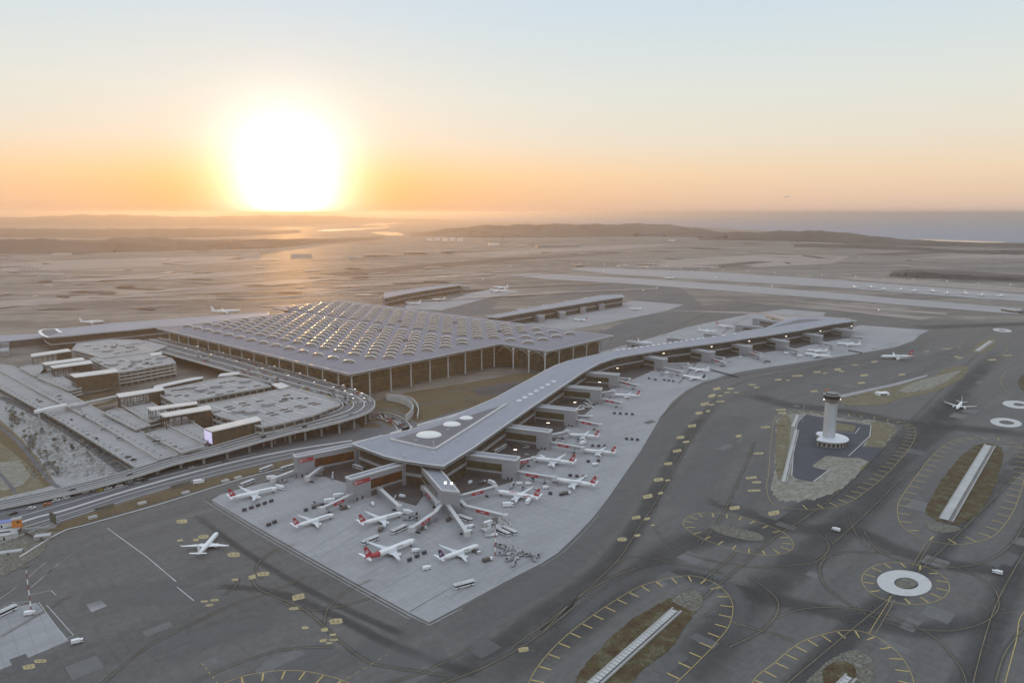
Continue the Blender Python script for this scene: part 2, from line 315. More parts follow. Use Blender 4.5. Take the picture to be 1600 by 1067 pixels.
# the great sheets
b=MB()
sheet('asphalt_ground',[(-700,1150),(-330,1020),(0,905),(95,832),(150,806),(330,757),(470,722),(560,690),(640,640),(880,560),(930,545),(1000,520),(1090,478),(1160,472),(1300,486),(1480,500),(1640,512),(2200,560),(2900,700),(2900,1500),(800,2400),(-1200,1500)],.05,M_asp)
zz=.025
for pl in ([(600,500),(640,470),(700,458),(790,462),(760,490),(700,500)],[(820,470),(960,440),(1060,447),(1100,478),(1000,520),(930,545),(870,545),(1010,490),(980,460)]):
    zz+=.006; sheet('asphalt_ground',pl,zz,M_aspl)
APR=[(330,781),(400,822),(480,868),(560,913),(640,957),(670,972),(720,946),(790,908),(845,880),(872,863),(900,836),(925,810),(950,778),(975,742),(1000,706),(1020,672),(1033,650),(1050,628),(1072,610),(1098,597),(1150,582),(1210,572),(1280,562),(1350,551),(1400,542),(1428,532),(1436,524),(1452,516),(1400,512),(1345,508),(1290,520),(1180,540),(1060,560),(960,575),(900,600),(840,650),(770,705),(700,760),(640,765),(560,745),(462,744),(400,757),(345,772)]
sheet('apron',APR,.12,M_apr)
sheet('apron',[(900,560),(940,549),(1000,533),(1070,512),(1130,499),(1180,489),(1225,483),(1290,488),(1285,497),(1200,516),(1100,538),(1000,556),(940,572)],.11,M_apr)
sheet('apron',[(790,501),(850,492),(930,483),(990,470),(1068,476),(1040,486),(1000,494),(950,504),(880,517),(830,520)],.11,M_apr)
sheet('apron',[(630,482),(640,472),(700,470),(735,458),(775,450),(812,455),(770,464),(730,474),(690,485)],.11,M_apr)
sheet('apron',[(-120,998),(0,953),(57,941),(108,1000),(40,1029),(0,1046),(-90,1085)],.12,M_apr)
# worn patches and rubbered lanes of the taxiways
zz=.06
for pl,m in (([(135,944),(158,937),(167,946),(143,956)],M_run),):
    zz+=.004; sheet('asphalt_ground' if m is not M_run else 'slab',pl,zz,m)
def stain_mat(name,col,amt):
    m=bpy.data.materials.new(name); m.use_nodes=True; nt=m.node_tree; b=nt.nodes['Principled BSDF']; L=nt.links.new
    b.inputs['Base Color'].default_value=(*col,1); b.inputs['Roughness'].default_value=.8
    uv=nt.nodes.new('ShaderNodeUVMap'); sp=nt.nodes.new('ShaderNodeSeparateXYZ'); L(uv.outputs['UV'],sp.inputs[0])
    g=nt.nodes.new('ShaderNodeNewGeometry'); n=nt.nodes.new('ShaderNodeTexNoise'); n.inputs['Scale'].default_value=.03; n.inputs['Detail'].default_value=5; L(g.outputs['Position'],n.inputs['Vector'])
    pp=nt.nodes.new('ShaderNodeMath'); pp.operation='PINGPONG'; pp.inputs[1].default_value=.5; L(sp.outputs['Y'],pp.inputs[0])
    e=nt.nodes.new('ShaderNodeMapRange'); e.interpolation_type='SMOOTHSTEP'; e.inputs['From Min'].default_value=0; e.inputs['From Max'].default_value=.4; L(pp.outputs[0],e.inputs['Value'])
    px=nt.nodes.new('ShaderNodeMapRange'); px.interpolation_type='SMOOTHSTEP'; px.inputs['From Max'].default_value=.12; q=nt.nodes.new('ShaderNodeMath'); q.operation='PINGPONG'; q.inputs[1].default_value=.5; L(sp.outputs['X'],q.inputs[0]); L(q.outputs[0],px.inputs['Value'])
    r=nt.nodes.new('ShaderNodeMapRange'); r.inputs['From Min'].default_value=.3; r.inputs['From Max'].default_value=.62; r.inputs['To Min'].default_value=.45*amt; r.inputs['To Max'].default_value=amt; L(n.outputs['Fac'],r.inputs['Value'])
    m1=nt.nodes.new('ShaderNodeMath'); m1.operation='MULTIPLY'; L(e.outputs[0],m1.inputs[0]); L(r.outputs[0],m1.inputs[1]); m2=nt.nodes.new('ShaderNodeMath'); m2.operation='MULTIPLY'; L(m1.outputs[0],m2.inputs[0]); L(px.outputs[0],m2.inputs[1])
    L(m2.outputs[0],b.inputs['Alpha']); return m
M_stD=stain_mat('rubber_wear',(.060,.057,.057),.60); M_stL=stain_mat('washed_wear',(.175,.171,.168),.5)
for pl,w_,m in (([(700,1100),(860,1005),(980,915),(1050,860),(1110,840),(1190,830),(1300,775),(1400,700),(1470,640),(1530,580),(1565,545)],22,M_stD),([(1040,1100),(1130,985),(1200,915),(1280,855),(1330,810),(1400,740),(1470,665),(1520,610)],24,M_stD),([(1170,615),(1230,632),(1320,643),(1410,660),(1500,668),(1620,680)],26,M_stD),([(1430,512),(1520,509),(1620,505)],40,M_stD),
    ([(1090,780),(1160,798),(1240,825),(1330,828),(1400,858),(1500,885),(1640,892)],16,M_stD),([(1230,1100),(1330,985),(1430,900),(1520,800),(1620,690)],14,M_stD),([(1500,1110),(1545,985),(1590,880),(1640,780)],15,M_stD),([(1010,880),(1100,905),(1200,935),(1320,960),(1440,985),(1560,960)],14,M_stD),([(640,1090),(760,1020),(850,955),(930,900),(990,830),(1030,760),(1075,680),(1130,620)],13,M_stD),
    ([(330,915),(430,925),(520,960),(620,1010),(760,1060)],6,M_stD),([(300,800),(380,860),(470,915),(560,960),(640,995)],5,M_stD),
    ([(690,1000),(800,935),(890,870),(950,800),(1000,730),(1045,665),(1085,630)],26,M_stL),([(1065,800),(1100,730),(1130,675),(1155,648)],34,M_stL),([(120,940),(220,925),(330,935)],22,M_stL),([(250,1020),(340,990),(430,970)],20,M_stL),([(1190,700),(1175,760),(1150,800)],14,M_stL),([(860,1010),(930,940),(1010,895),(1080,885),(1130,905),(1160,950),(1130,1010)],9,M_stL),([(1400,760),(1440,715),(1500,680),(1580,680)],10,M_stL),([(560,1010),(640,1030),(700,1020)],16,M_stL),([(1340,575),(1420,565),(1500,545)],22,M_stL),([(1120,590),(1220,575),(1330,560)],14,M_stL),([(1395,890),(1380,930),(1430,950)],9,M_stL)):
    zz+=.003; pts=uvz(smooth_path(pl,6),zz); b=MB(); n=len(pts)
    for i in range(n-1):
        d0=(pts[min(n-1,i+1)]-pts[max(0,i-1)]).normalized(); d1=(pts[min(n-1,i+2)]-pts[i]).normalized(); n0=Vector((-d0.y,d0.x,0))*w_*.8; n1=Vector((-d1.y,d1.x,0))*w_*.8
        b.face((pts[i]-n0,pts[i+1]-n1,pts[i+1]+n1,pts[i]+n0),0,((i/(n-1),0),((i+1)/(n-1),0),((i+1)/(n-1),1),(i/(n-1),1)))
    struct('asphalt_wear',b,m)
# runways and far paving
for pl in ([(885,420),(920,418),(1100,424),(1300,437),(1500,452),(1640,463),(1640,474),(1500,464),(1300,449),(1100,437),(960,429)],[(788,429.5),(830,427),(1000,435),(1200,449),(1400,466),(1598,482),(1590,491),(1380,474),(1180,458),(990,444),(850,436)]):
    sheet('runway',pl,.6,M_run)
zz=.2
for pl,m in (([(1010,484),(1160,487),(1330,497),(1330,499),(1160,490)],M_fld),([(1220,468),(1330,477),(1480,489),(1478,492),(1330,481)],M_fld),([(1230,475),(1330,484),(1460,497),(1440,500),(1330,488)],M_fld),
     ([(0,470),(140,462),(300,449),(460,437),(560,434),(420,446),(280,458),(120,472),(0,482)],M_fld),([(60,440),(220,428),(380,424),(470,421),(360,432),(200,440)],M_fld),([(450,455),(600,440),(760,424),(800,424),(640,441),(500,460)],M_fld),([(500,428),(640,415),(800,402),(930,395),(960,396),(820,406),(680,419),(540,432)],M_dkf),
     ([(0,412),(150,405),(330,400),(450,404),(300,414),(120,421),(0,424)],M_fld),([(700,398),(860,388),(960,384),(1060,381),(980,389),(860,395),(760,402)],M_fld),([(980,418),(1060,405),(1200,398),(1330,400),(1300,412),(1180,418)],M_fld),([(1390,424),(1420,420),(1500,423),(1600,430),(1600,441),(1500,438),(1410,431)],M_dkf),
     ([(1300,432),(1400,436),(1470,440),(1560,446),(1600,450),(1600,458),(1480,449),(1360,440)],M_fld),([(1100,415),(1180,408),(1210,409),(1130,418)],M_dkf),([(1420,404),(1520,398),(1600,399),(1600,404),(1520,404)],M_fld),([(1330,398),(1420,393),(1490,394),(1400,400)],M_dkf)):
    zz+=.02; sheet('fields',pl,zz,m)
rq=random.Random(17)
PB=[MB(),MB(),MB()]
for k in range(330):
    v=375+rq.random()**1.25*108; u=rq.uniform(-40,1640)
    if v>418 and u>760 and v<492: continue
    if v>470 and (u>560 or 0<u<60): continue
    if v<380 and u>1000: continue
    w_=rq.uniform(10,75)*(.5+(v-360)/110); h_=rq.uniform(.25,1.3)*(.4+(v-365)/70); sl_=rq.uniform(-.09,.03) if u<900 else rq.uniform(-.02,.09); mi=rq.choice([0,0,1,1,2]); z=.65+.01*k
    if mi==2: w_*=.5; h_*=.6
    q=[P(u-w_*rq.uniform(.35,.5),v-sl_*w_*.5+h_*.4,z),P(u+w_*.2,v+sl_*w_*.2+h_,z),P(u+w_*rq.uniform(.4,.5),v+sl_*w_*.5+h_*.2,z),P(u+w_*.1,v+sl_*w_*.1-h_*.8,z),P(u-w_*.3,v-sl_*w_*.3-h_*.6,z)]
    PB[mi].face(q)
for k in range(46):
    v=378+rq.random()*92; u=rq.uniform(0,1400); 
    if v>412 and u>650: continue
    ln=rq.uniform(120,420); sl_=rq.uniform(-.07,.0) if u<800 else rq.uniform(-.03,.05); z=4.2+.02*k
    PB[rq.choice([0,0,2])].ribbon([P(u+ln*t,v+sl_*ln*t+1.5*math.sin(t*5+k),z) for t in (0,.2,.4,.6,.8,1)],rq.uniform(5,14))
struct('fields',PB[0],M_fld); struct('fields',PB[1],M_dkf); struct('bare_ground',PB[2],mat('chalky_ground',srgb(186,174,162),.9,noise=(.02,.2)))
# hills: real ridges with their own length, depth and height
M_hill=ground_mat('scrub_hill',[(.3,srgb(68,62,62)),(.5,srgb(86,79,76)),(.7,srgb(104,95,90))],1/420.,(.6,1.4,1),.1,fine=(1/90.,.1))
def ridge(name,base,crest,depth,label=None,mt=None,rough=8.):
    """base: pixel (u,v) of the near foot on the ground; crest: pixel v of the skyline at the same u"""
    b=MB(); rows=9; grid=[]
    us=[]; 
    for i in range(len(base)-1):
        n=max(2,int(abs(base[i+1][0]-base[i][0])/7))
        for k in range(n):
            t=k/n; us.append((base[i][0]+(base[i+1][0]-base[i][0])*t, base[i][1]+(base[i+1][1]-base[i][1])*t, crest[i]+(crest[i+1]-crest[i])*t))
    us.append((base[-1][0],base[-1][1],crest[-1]))
    rnd=random.Random(len(base)*7+int(depth))
    for (u,v,c) in us:
        p=P(u,v); d=p.length; dr=Vector((p.x,p.y,0)).normalized()
        q=p+dr*depth*.5
        zc=max(2,P_height(q,u,c))*(1+.05*math.sin(u*.11)+.04*math.sin(u*.29+1)); col=[]
        for r in range(rows):
            t=r/(rows-1); sh=math.sin(math.pi*t)**1.25
            col.append(p+dr*depth*t*1.+Vector((0,0,zc*sh*1.+.3-(.6 if r in(0,rows-1) else 0))))
        grid.append(col)
    for i in range(len(grid)-1):
        for r in range(rows-1): b.face((grid[i][r],grid[i+1][r],grid[i+1][r+1],grid[i][r+1]))
    return struct(name,b,mt or M_hill,smooth=True,weld=True)
def P_height(g,u,v):
    "height over ground point g that shows at picture row v"
    lo,hi=-50.,900.
    for _ in range(40):
        m=(lo+hi)/2; z=m-CH
        d=g.y*math.cos(TILT)-z*math.sin(TILT); up=g.y*math.sin(TILT)+z*math.cos(TILT)
        if 533.5-F*up/d>v: lo=m
        else: hi=m
    return lo
ridge('hills',[(-300,356),(0,352),(60,352),(120,352),(200,353),(300,353),(420,352),(520,350),(600,348),(680,347),(730,347)],[338,340,339,335.5,336,339,336.5,337.5,341,343,346.5],5200)
ridge('hills',[(-300,372),(0,371),(150,372),(300,371.5),(400,368),(470,365)],[357,357,358,357,359,364.5],2200)
ridge('hills',[(-200,398),(0,397),(60,397),(140,396),(200,394),(250,393),(300,392),(420,388),(520,380),(600,374)],[378,375,373,376,371,371,375,374,373,371],900)
ridge('hills',[(640,369),(690,370),(760,372),(860,371),(960,370),(1050,370),(1100,371),(1140,372)],[368,358,352,350.5,350.5,352,358,366],1500)
ridge('hills',[(960,366),(1000,366),(1050,364),(1080,363)],[351,349,351.5,358],800)
ridge('hills',[(1090,375),(1130,376),(1180,376),(1230,377),(1290,379),(1340,381),(1400,384),(1500,386),(1600,388),(1750,392)],[366,362.5,363,360.5,361,366,373,378.5,380.5,384],500)
ridge('hills',[(1240,386),(1330,388),(1430,392),(1500,396),(1600,398)],[381,381.5,386,391,391],240)
ridge('hills',[(1390,432),(1420,434),(1470,436),(1530,437),(1600,441)],[427,424,427,431,433],60)
# ------------------------------------------------------------------ taxiway markings
YB=MB(); YP=MB(); TL=MB(); WL=MB(); WF=MB()
def line(mb,uv,w,z=.16,closed=False,n=5,raw=False): mb.ribbon(uvz(uv if raw else smooth_path(uv,n,closed),z),w,closed=closed)
def ticks(mb,loop,cuv,count,ln,w,off=.0,a0=0,a1=1,z=.16):
    "short bars pointing inward from a closed outline"
    pts=uvz(loop,z); n=len(pts); seg=[(pts[(i+1)%n]-pts[i]).length for i in range(n)]; tot=sum(seg); c=P(*cuv,z)
    for k in range(count):
        s=tot*(a0+(a1-a0)*(k+off)/count); i=0
        while s>seg[i%n]: s-=seg[i%n]; i+=1
        p=pts[i%n].lerp(pts[(i+1)%n],s/seg[i%n]); t=(pts[(i+1)%n]-pts[i%n]).normalized(); nn=Vector((-t.y,t.x,0))
        if nn.dot(c-p)<0: nn=-nn
        mb.ribbon([p+nn*.6,p+nn*ln],w)
def dashes(mb,a,b,w,on=2.5,offl=2.5,z=.17):
    a=P(*a,z); b=P(*b,z); L_=(b-a).length; d=(b-a)/L_; s=0
    while s<L_: mb.ribbon([a+d*s,a+d*min(L_,s+on)],w); s+=on+offl
def ell(cu,cv,ru,rv,n=40,rot=0): return [(cu+ru*math.cos(2*math.pi*i/n)*math.cos(rot)-rv*math.sin(2*math.pi*i/n)*math.sin(rot),cv+ru*math.cos(2*math.pi*i/n)*math.sin(rot)+rv*math.sin(2*math.pi*i/n)*math.cos(rot)) for i in range(n)]
O1=smooth_path([(825,1068),(855,1022),(900,980),(965,935),(1010,912),(1070,899),(1105,905),(1132,922),(1145,945),(1140,975),(1122,1000),(1097,1027),(1050,1072),(990,1125),(920,1165),(850,1170),(810,1130)],5,True)
O2=smooth_path([(1404,785),(1403,805),(1411,823),(1434,837),(1468,847),(1502,850),(1544,841),(1566,824),(1583,799),(1594,771),(1602,740),(1604,715),(1594,695),(1565,685),(1524,682),(1487,689),(1459,709),(1434,740),(1414,768)],5,True)
O3=smooth_path([(1201,740),(1198,762),(1206,785),(1234,794),(1279,795),(1319,788),(1352,768),(1383,743),(1409,715),(1426,692),(1431,673),(1423,664),(1398,656),(1340,648),(1280,643),(1235,642),(1211,653),(1205,687),(1202,720)],5,True)
O4=smooth_path([(1067,817),(1080,805),(1100,801),(1150,805),(1190,817),(1225,832),(1240,850),(1230,862),(1200,867),(1160,862),(1120,850),(1085,835)],5,True)
O6=smooth_path([(1175,1067),(1210,1035),(1240,1010),(1270,995),(1320,984),(1360,990),(1395,1012),(1415,1035),(1428,1067),(1425,1110),(1390,1160),(1320,1190),(1230,1180),(1170,1130)],5,True)
O9=smooth_path([(367,1060),(416,1049),(464,1047),(503,1053),(545,1066),(600,1095),(560,1140),(460,1160),(370,1130),(330,1085)],5,True)
for lp,c,n,ln,w in ((O1,(1000,1020),36,7.5,.95),(O2,(1505,765),40,9.,1.),(O4,(1153,835),20,7.5,.95),(O6,(1310,1080),28,7.2,.9),(O9,(460,1095),20,7.2,.9),(ell(1415,911,69,32,40,.12),(1415,911),14,7.,1.)):
    line(YB,lp,.36,closed=True,raw=True); ticks(YB,lp,c,n,ln,w,.3)
line(YB,O3,.30,closed=True,raw=True); ticks(YB,O3,(1310,720),34,9.,.9,.3,.12,.72)
for cu,cv,ru,rv in ((1537,542,38,16),(1600,595,36,22)): line(TL,ell(cu,cv,ru,rv),.8,closed=True,raw=True)
# painted stand and direction blocks
for u,v,du,dv in ((284,814,15,8),(365,866,17,9),(318,838,14,7),(281,844,8,4),(306,843,8,5),(411,896,17,9),(394,901,10,7),(367,905,9,5),(466,932,17,9),(459,950,13,5),(477,980,10,5),(525,970,18,10),(507,983,10,8),(505,1000,10,5),(520,991,9,4),(521,999,12,4),(514,1004,9,4),(319,939,10,4),(335,937,11,4),(327,945,10,4),(63,1032,17,7),(45,1041,17,8),
    (994,808,12,6),(1011,810,8,4),(1020,820,6,3),(972,842,13,7),(996,836,8,4),(1148,793,14,7),(1209,801,15,8),(818,1014,14,8),
    (1044,724,11,5),(1029,749,13,6),(1043,750,7,3),(1012,775,13,6),(1032,770,7,4),(1058,704,12,5),(1072,690,9,3),(1063,683,11,5),(1081,665,11,5),(1092,645,10,5),(1106,642,6,4),(1101,631,11,5),(1112,632,7,3),(1112,618,10,5),(1125,618,6,3),(1120,607,10,4),(1141,607,9,3),(1126,627,11,3),(1136,613,8,2),(1150,613,8,2),(1216,593,10,3),(1246,587,15,3),(1231,594,5,2),(1277,581,10,3),(1289,583,6,2),(1309,577,9,3),(1315,580,7,2),(1336,570,9,2),(1366,565,9,2),(1350,586,11,3),(1346,598,10,3),(1409,585,9,3),(1220,640,14,4),(1222,645,11,4),(1196,667,13,4),(1185,708,14,4),(1154,681,8,5),(1174,746,15,4),(1182,753,13,4),(1178,766,18,4),(1175,601,11,3),(1182,605,8,2),(1272,611,10,3),(1448,549,7,2),(1479,545,12,2),(1494,557,7,2),(1500,559,8,2),(1550,562,12,3),(1574,555,14,2),(1240,665,6,2)):
    mb=YP; h=random.uniform(.75,1.0); du*=1.2; dv*=1.22; sk=random.uniform(-.12,.16); q=uvz([(u-du*.5,v-dv*.12),(u-du*.40,v+dv*(.42+sk)),(u+du*.18,v+dv*.40*h),(u+du*.5,v+dv*.18),(u+du*.42,v-dv*(.40+sk)),(u-du*.12,v-dv*.36*h)],.17); mb.face(q)
    if du>12:
        for k in (-.2,.12): mb.face(uvz([(u+du*k-.08*du,v-dv*.1),(u+du*k-.05*du,v+dv*.2),(u+du*k+.1*du,v+dv*.16),(u+du*k+.07*du,v-dv*.16)],.18),1)
# guide lines
STK=[]; zs_=.146
for pl in ([(800,1010),(870,960),(960,880),(1000,820),(1020,790),(1060,720),(1085,670),(1115,625),(1160,597),(1240,580),(1330,566),(1430,553)],[(950,1067),(1010,1010),(1080,950),(1150,890),(1210,840),(1270,800),(1330,750),(1390,690),(1440,640),(1490,590),(1540,540)],[(1230,1067),(1310,1000),(1400,925),(1480,850),(1560,770),(1640,690)],
    [(690,1067),(760,1040),(830,1000),(900,945)],[(410,905),(400,890),(406,876),(430,860),(460,850)],[(394,905),(405,920),(440,935),(480,955),(530,1000),(570,1030),(600,1040),(700,1055)],[(350,930),(368,915),(372,903)],[(160,1067),(230,1010),(300,975),(360,945),(420,925),(480,900)],[(507,975),(512,950),(540,925),(580,905)],[(440,940),(480,953),(540,945),(590,930)],
    [(300,1067),(360,1040),(440,1015),(520,1010)],[(1020,818),(1040,845),(1090,870),(1180,885),(1260,880),(1285,870),(1295,850),(1270,830),(1200,810)],[(1290,870),(1280,890),(1300,925),(1380,970),(1470,985),(1530,975),(1560,950),(1550,915),(1500,890),(1420,868),(1330,862),(1295,866)],[(1170,900),(1210,930),(1215,955),(1190,985),(1140,1010)],[(1210,965),(1260,950),(1330,950),(1400,965),(1460,995),(1500,1040),(1510,1067)],[(1000,885),(960,900),(900,935),(850,985)],[(1350,830),(1380,865),(1450,885),(1530,880),(1580,850),(1610,800)],[(1325,805),(1345,845),(1380,865)],
    [(1130,895),(1000,870),(960,880)],[(1240,1000),(1190,985),(1100,960)],[(1600,980),(1570,1020),(1555,1067)],[(1660,770),(1590,880),(1550,960),(1520,1067)],[(1100,905),(1130,880),(1150,862)],[(0,995),(60,960),(110,930)],[(1300,850),(1350,805),(1420,735)],[(1030,655),(1080,610),(1140,590),(1250,573)],[(1180,690),(1150,760),(1125,810),(1095,850)],
    [(740,1010),(660,1050),(600,1067)],[(1060,600),(1130,520),(1170,495)],[(1035,525),(1080,500),(1125,483)]):
    line(TL,pl,.30)
    zs_+=.0003; pts=uvz(smooth_path(pl,5),zs_); STK.append((pts,5.))
line(YB,[(1668,900),(1600,955),(1588,1000),(1570,1067)],.5); 
for a,b_ in (((1240,857),(1348,895)),((1243,854),(1350,890)),((1490,935),(1600,965)),((1489,931),(1600,959)),((1145,970),(1240,1003)),((1560,840),(1600,853)),((1560,836),(1600,848)),((830,1015),(870,1035))): dashes(TL,a,b_,.3)
for a,b_ in (((1455,846),(1432,885)),((1448,846),(1425,884)),((1398,937),(1368,989)),((1391,935),(1357,990)),((1153,690),(1160,684))): line(YB if a[0]<1395 else TL,[a,b_],.35,raw=True)
for a,b_ in (((340,1067),(315,1035)),((530,1067),(605,1022))): dashes(YB,a,b_,.35)
# white lines of apron edge, roads
line(WL,[(333,785),(400,826),(480,872),(560,917),(640,961),(671,976),(722,950)],.5,raw=True); line(WL,[(318,781),(390,826),(470,872),(550,917),(640,967)],.35,raw=True)
line(WL,[(168,825),(230,870),(275,908)],.7,raw=True); line(WL,[(276,916),(303,938)],.7,raw=True)
line(WF,[(845,884),(875,866),(905,838),(935,805)],.6); line(WL,[(672,970),(722,944),(792,906),(846,878),(872,862)],.25,raw=True)
for a,b_ in (((690,965),(800,905)),((640,955),(770,880)),((560,905),(690,830)),((480,862),(560,815)),((500,870),(585,820)),((410,828),(470,795)),((590,925),(660,885)),((640,955),(700,920)),((780,905),(850,862)),((700,935),(760,900)),((900,800),(850,790)),((945,760),(890,780)),((960,730),(905,745)),((1000,690),(950,700)),((1010,670),(960,685)),((1025,650),(985,650))): line(WF,[a,b_],.35,z=.2,raw=True)
for a,b_ in (((48,918),(92,880)),((45,900),(72,878)),((0,935),(26,917)),((46,929),(80,922)),((80,922),(88,930)),((73,945),(115,992)),((115,992),(104,997)),((60,940),(103,999)),((0,950),(10,945))): line(WL,[a,b_],.45,z=.2,raw=True)
for k in range(4): line(WL,[(2+k*5,951-k*3.4),(26+k*6,950-k*3.4-1)],.5,z=.2,raw=True)
# service roads beside the highway
for pl in ([(0,905),(50,868),(95,838),(140,822),(230,800),(330,775),(420,752),(470,741)],[(48,916),(110,868),(160,840),(230,822),(320,800)]): line(WF,pl,.5,z=.2)
b=MB()
for pts,w_ in STK:
    n_=len(pts)
    for i in range(n_-1):
        d0=(pts[min(n_-1,i+1)]-pts[max(0,i-1)]).normalized(); d1=(pts[min(n_-1,i+2)]-pts[i]).normalized(); n0=Vector((-d0.y,d0.x,0))*w_/2; n1=Vector((-d1.y,d1.x,0))*w_/2
        b.face((pts[i]-n0,pts[i+1]-n1,pts[i+1]+n1,pts[i]+n0),0,((.12+.76*i/(n_-1),0),(.12+.76*(i+1)/(n_-1),0),(.12+.76*(i+1)/(n_-1),1),(.12+.76*i/(n_-1),1)))
struct('tyre_streaks',b,stain_mat('tyre_streak',(.075,.072,.071),.42))
rpz=random.Random(4); PT=[MB(),MB()]; E1=Vector((math.cos(R(44)),math.sin(R(44)),0)); E2=Vector((-E1.y,E1.x,0))
M_pt=[mat('dark_patch',(.102,.098,.096),.85,noise=(.15,.12)),mat('pale_patch',(.146,.141,.138),.88,noise=(.15,.12))]
for k in range(110):
    u=rpz.uniform(0,1600); v=rpz.uniform(560,1060)
    if u<1000 and v<1000 and not(130<u<330 and v>850): continue
    if v<640 and u<1100: continue
    c=P(u,v,.137+k*.00006); a=E1*3.75*rpz.randint(1,3); e=E2*3.75*rpz.randint(1,2); PT[rpz.random()<.45].face((c-a-e,c+a-e,c+a+e,c-a+e))
for i in (0,1): struct('asphalt_patch',PT[i],M_pt[i])
struct('taxiway_markings',YB,W_['yellow']); struct('stand_markings',YP,[W_['yellowp'],W_['yl']]); struct('guide_lines',TL,W_['yl']); struct('white_markings',WL,W_['wl']); struct('white_markings',WF,W_['wl2'])
# ------------------------------------------------------------------ islands
ri=random.Random(9)
def island(name,uv,m,z=.13,n=9):
    z+=.1; q=smooth_path(uv,n if n>2 else 3,True); c=(sum(p[0] for p in q)/len(q),sum(p[1] for p in q)/len(q)); out=[]
    for u,v in q:
        k=1+ri.uniform(-.035,.03); out.append((c[0]+(u-c[0])*k,c[1]+(v-c[1])*k))
    return sheet(name,out,z,m)
island('grass',[(900,1070),(907,1047),(945,1005),(990,965),(1045,935),(1080,922),(1097,930),(1095,945),(1080,965),(1050,1010),(1025,1030),(1000,1050),(985,1068),(950,1085),(915,1088)],M_grs)
island('gravel',[(1050,936),(1080,921),(1097,929),(1096,944),(1086,955),(1068,948)],M_grv,.15)
island('grass',[(1448,793),(1451,807),(1473,816),(1504,817),(1527,802),(1544,779),(1558,751),(1566,717),(1566,701),(1555,694),(1538,692),(1516,701),(1496,718),(1476,743),(1462,765)],M_grs)
island('gravel',[(1446,812),(1460,817),(1495,822),(1500,828),(1470,832),(1450,825)],M_grv,.14)
island('dirt',[(1217,652),(1213,690),(1210,730),(1206,765),(1220,782),(1262,782),(1285,777),(1319,760),(1341,740),(1358,720),(1392,684),(1399,671),(1390,661),(1358,657),(1305,651),(1260,645)],M_dirt)
island('grass',[(1345,735),(1360,718),(1392,682),(1398,671),(1388,662),(1362,660),(1355,690),(1340,712)],M_grd,.15)
island('grass',[(1217,655),(1232,650),(1236,668),(1228,720),(1222,745),(1214,745),(1212,700)],M_grd,.15)
island('gravel',[(1110,820),(1140,822),(1185,833),(1195,842),(1180,845),(1140,838),(1115,828)],M_grv)
island('gravel',[(1258,1067),(1290,1035),(1320,1018),(1345,1016),(1362,1030),(1366,1060),(1350,1090),(1300,1100),(1262,1090)],M_grv)
island('grass',[(1285,1052),(1300,1035),(1325,1034),(1338,1048),(1330,1075),(1295,1085)],M_grs,.15)
island('grass',[(1307,617),(1350,613),(1400,600),(1450,590),(1480,575),(1512,572),(1512,582),(1488,600),(1450,615),(1410,622),(1380,632),(1340,634),(1310,628)],M_grd)
island('dirt',[(1405,610),(1430,597),(1475,585),(1500,580),(1470,600),(1430,612)],M_dirt,.15)
island('grass',[(1519,546),(1528,537),(1540,531),(1556,529),(1558,534),(1548,546),(1532,552),(1522,551)],M_grd)
island('grass',[(1592,602),(1594,590),(1604,584),(1640,590),(1640,612),(1604,612)],M_grs)
b=MB()
def ring(b,co,ro,ci,ri,z):
    a=uvz(ell(*co,*ro,36,.1),z); c=uvz(ell(*ci,*ri,36,.1),z)
    for i in range(36): j=(i+1)%36; b.face((a[j],a[i],c[i],c[j]))
ring(b,(1413,910.5),(43,20),(1416,911),(19,9),.2); ring(b,(1572,660),(25,7),(1573,660),(12,3),.2); ring(b,(1590,632),(24,6),(1592,632),(9,2.4),.2); ring(b,(1566,516),(15,2.6),(1566,516),(6,.9),.2)
struct('painted_ring',b,mat('ring_white',(.52,.51,.50),.8,noise=(.2,.12)))
island('gravel',ell(1416,911,17,8,20),M_grv,.17,1)
# drainage channels on the islands: two kerbed walls and a trough floor
def channel(name,label,a,b_,w,h,cat='drain',slabs=True):
    A=P(*a,.21); B_=P(*b_,.21); d=(B_-A).normalized(); n=Vector((-d.y,d.x,0)); L_=(B_-A).length
    t=thing(name,label,cat,A)
    m=MB(); 
    for s in (-1,1): m.bar(A+n*s*(w/2-.5)-A,B_+n*s*(w/2-.5)-A,1.,h)
    m.build('channel_wall',W_['conc'],t)
    m=MB(); m.bar(Vector((0,0,.02)),B_-A+Vector((0,0,.02)),w-2.,.12); m.build('channel_floor',W_['conc_d'],t)
    if slabs:
        m=MB(); k=0.
        while k<L_-3: m.bar(d*(k)+n*w*.12+Vector((0,0,h*.55)),d*(k+2.6)+n*w*.12+Vector((0,0,h*.55)),w*.55,.3); k+=3.1
        m.build('cover_slab',W_['conc_l'],t)
    return t
channel('drainage_channel','long concrete drainage channel with slab covers in the rusty grass oval at the bottom',(925,1072),(1058,953),6.5,1.0)
channel('drainage_channel','pale concrete drainage channel in the tall brown oval near the right edge',(1478,813),(1547,696),10,1.1)
channel('drainage_channel','narrow concrete drainage channel beside the dark yard of the control tower',(1225,754),(1245,672),5,1.0)
channel('drainage_channel','short end piece of drainage channel behind the control tower yard',(1240,668),(1248,648),6,1.0)
channel('drainage_channel','concrete channel in the small distant grass oval beyond the taxiing airliner',(1527,549),(1550,533),9,1.0)
channel('drainage_channel','concrete channel in the half hidden oval at the bottom edge',(1308,1080),(1330,1058),6,1.0)
sheet('kerb_strip',[(1308,618),(1400,598),(1449,585),(1449,588),(1400,602),(1310,622)],.33,M_run)
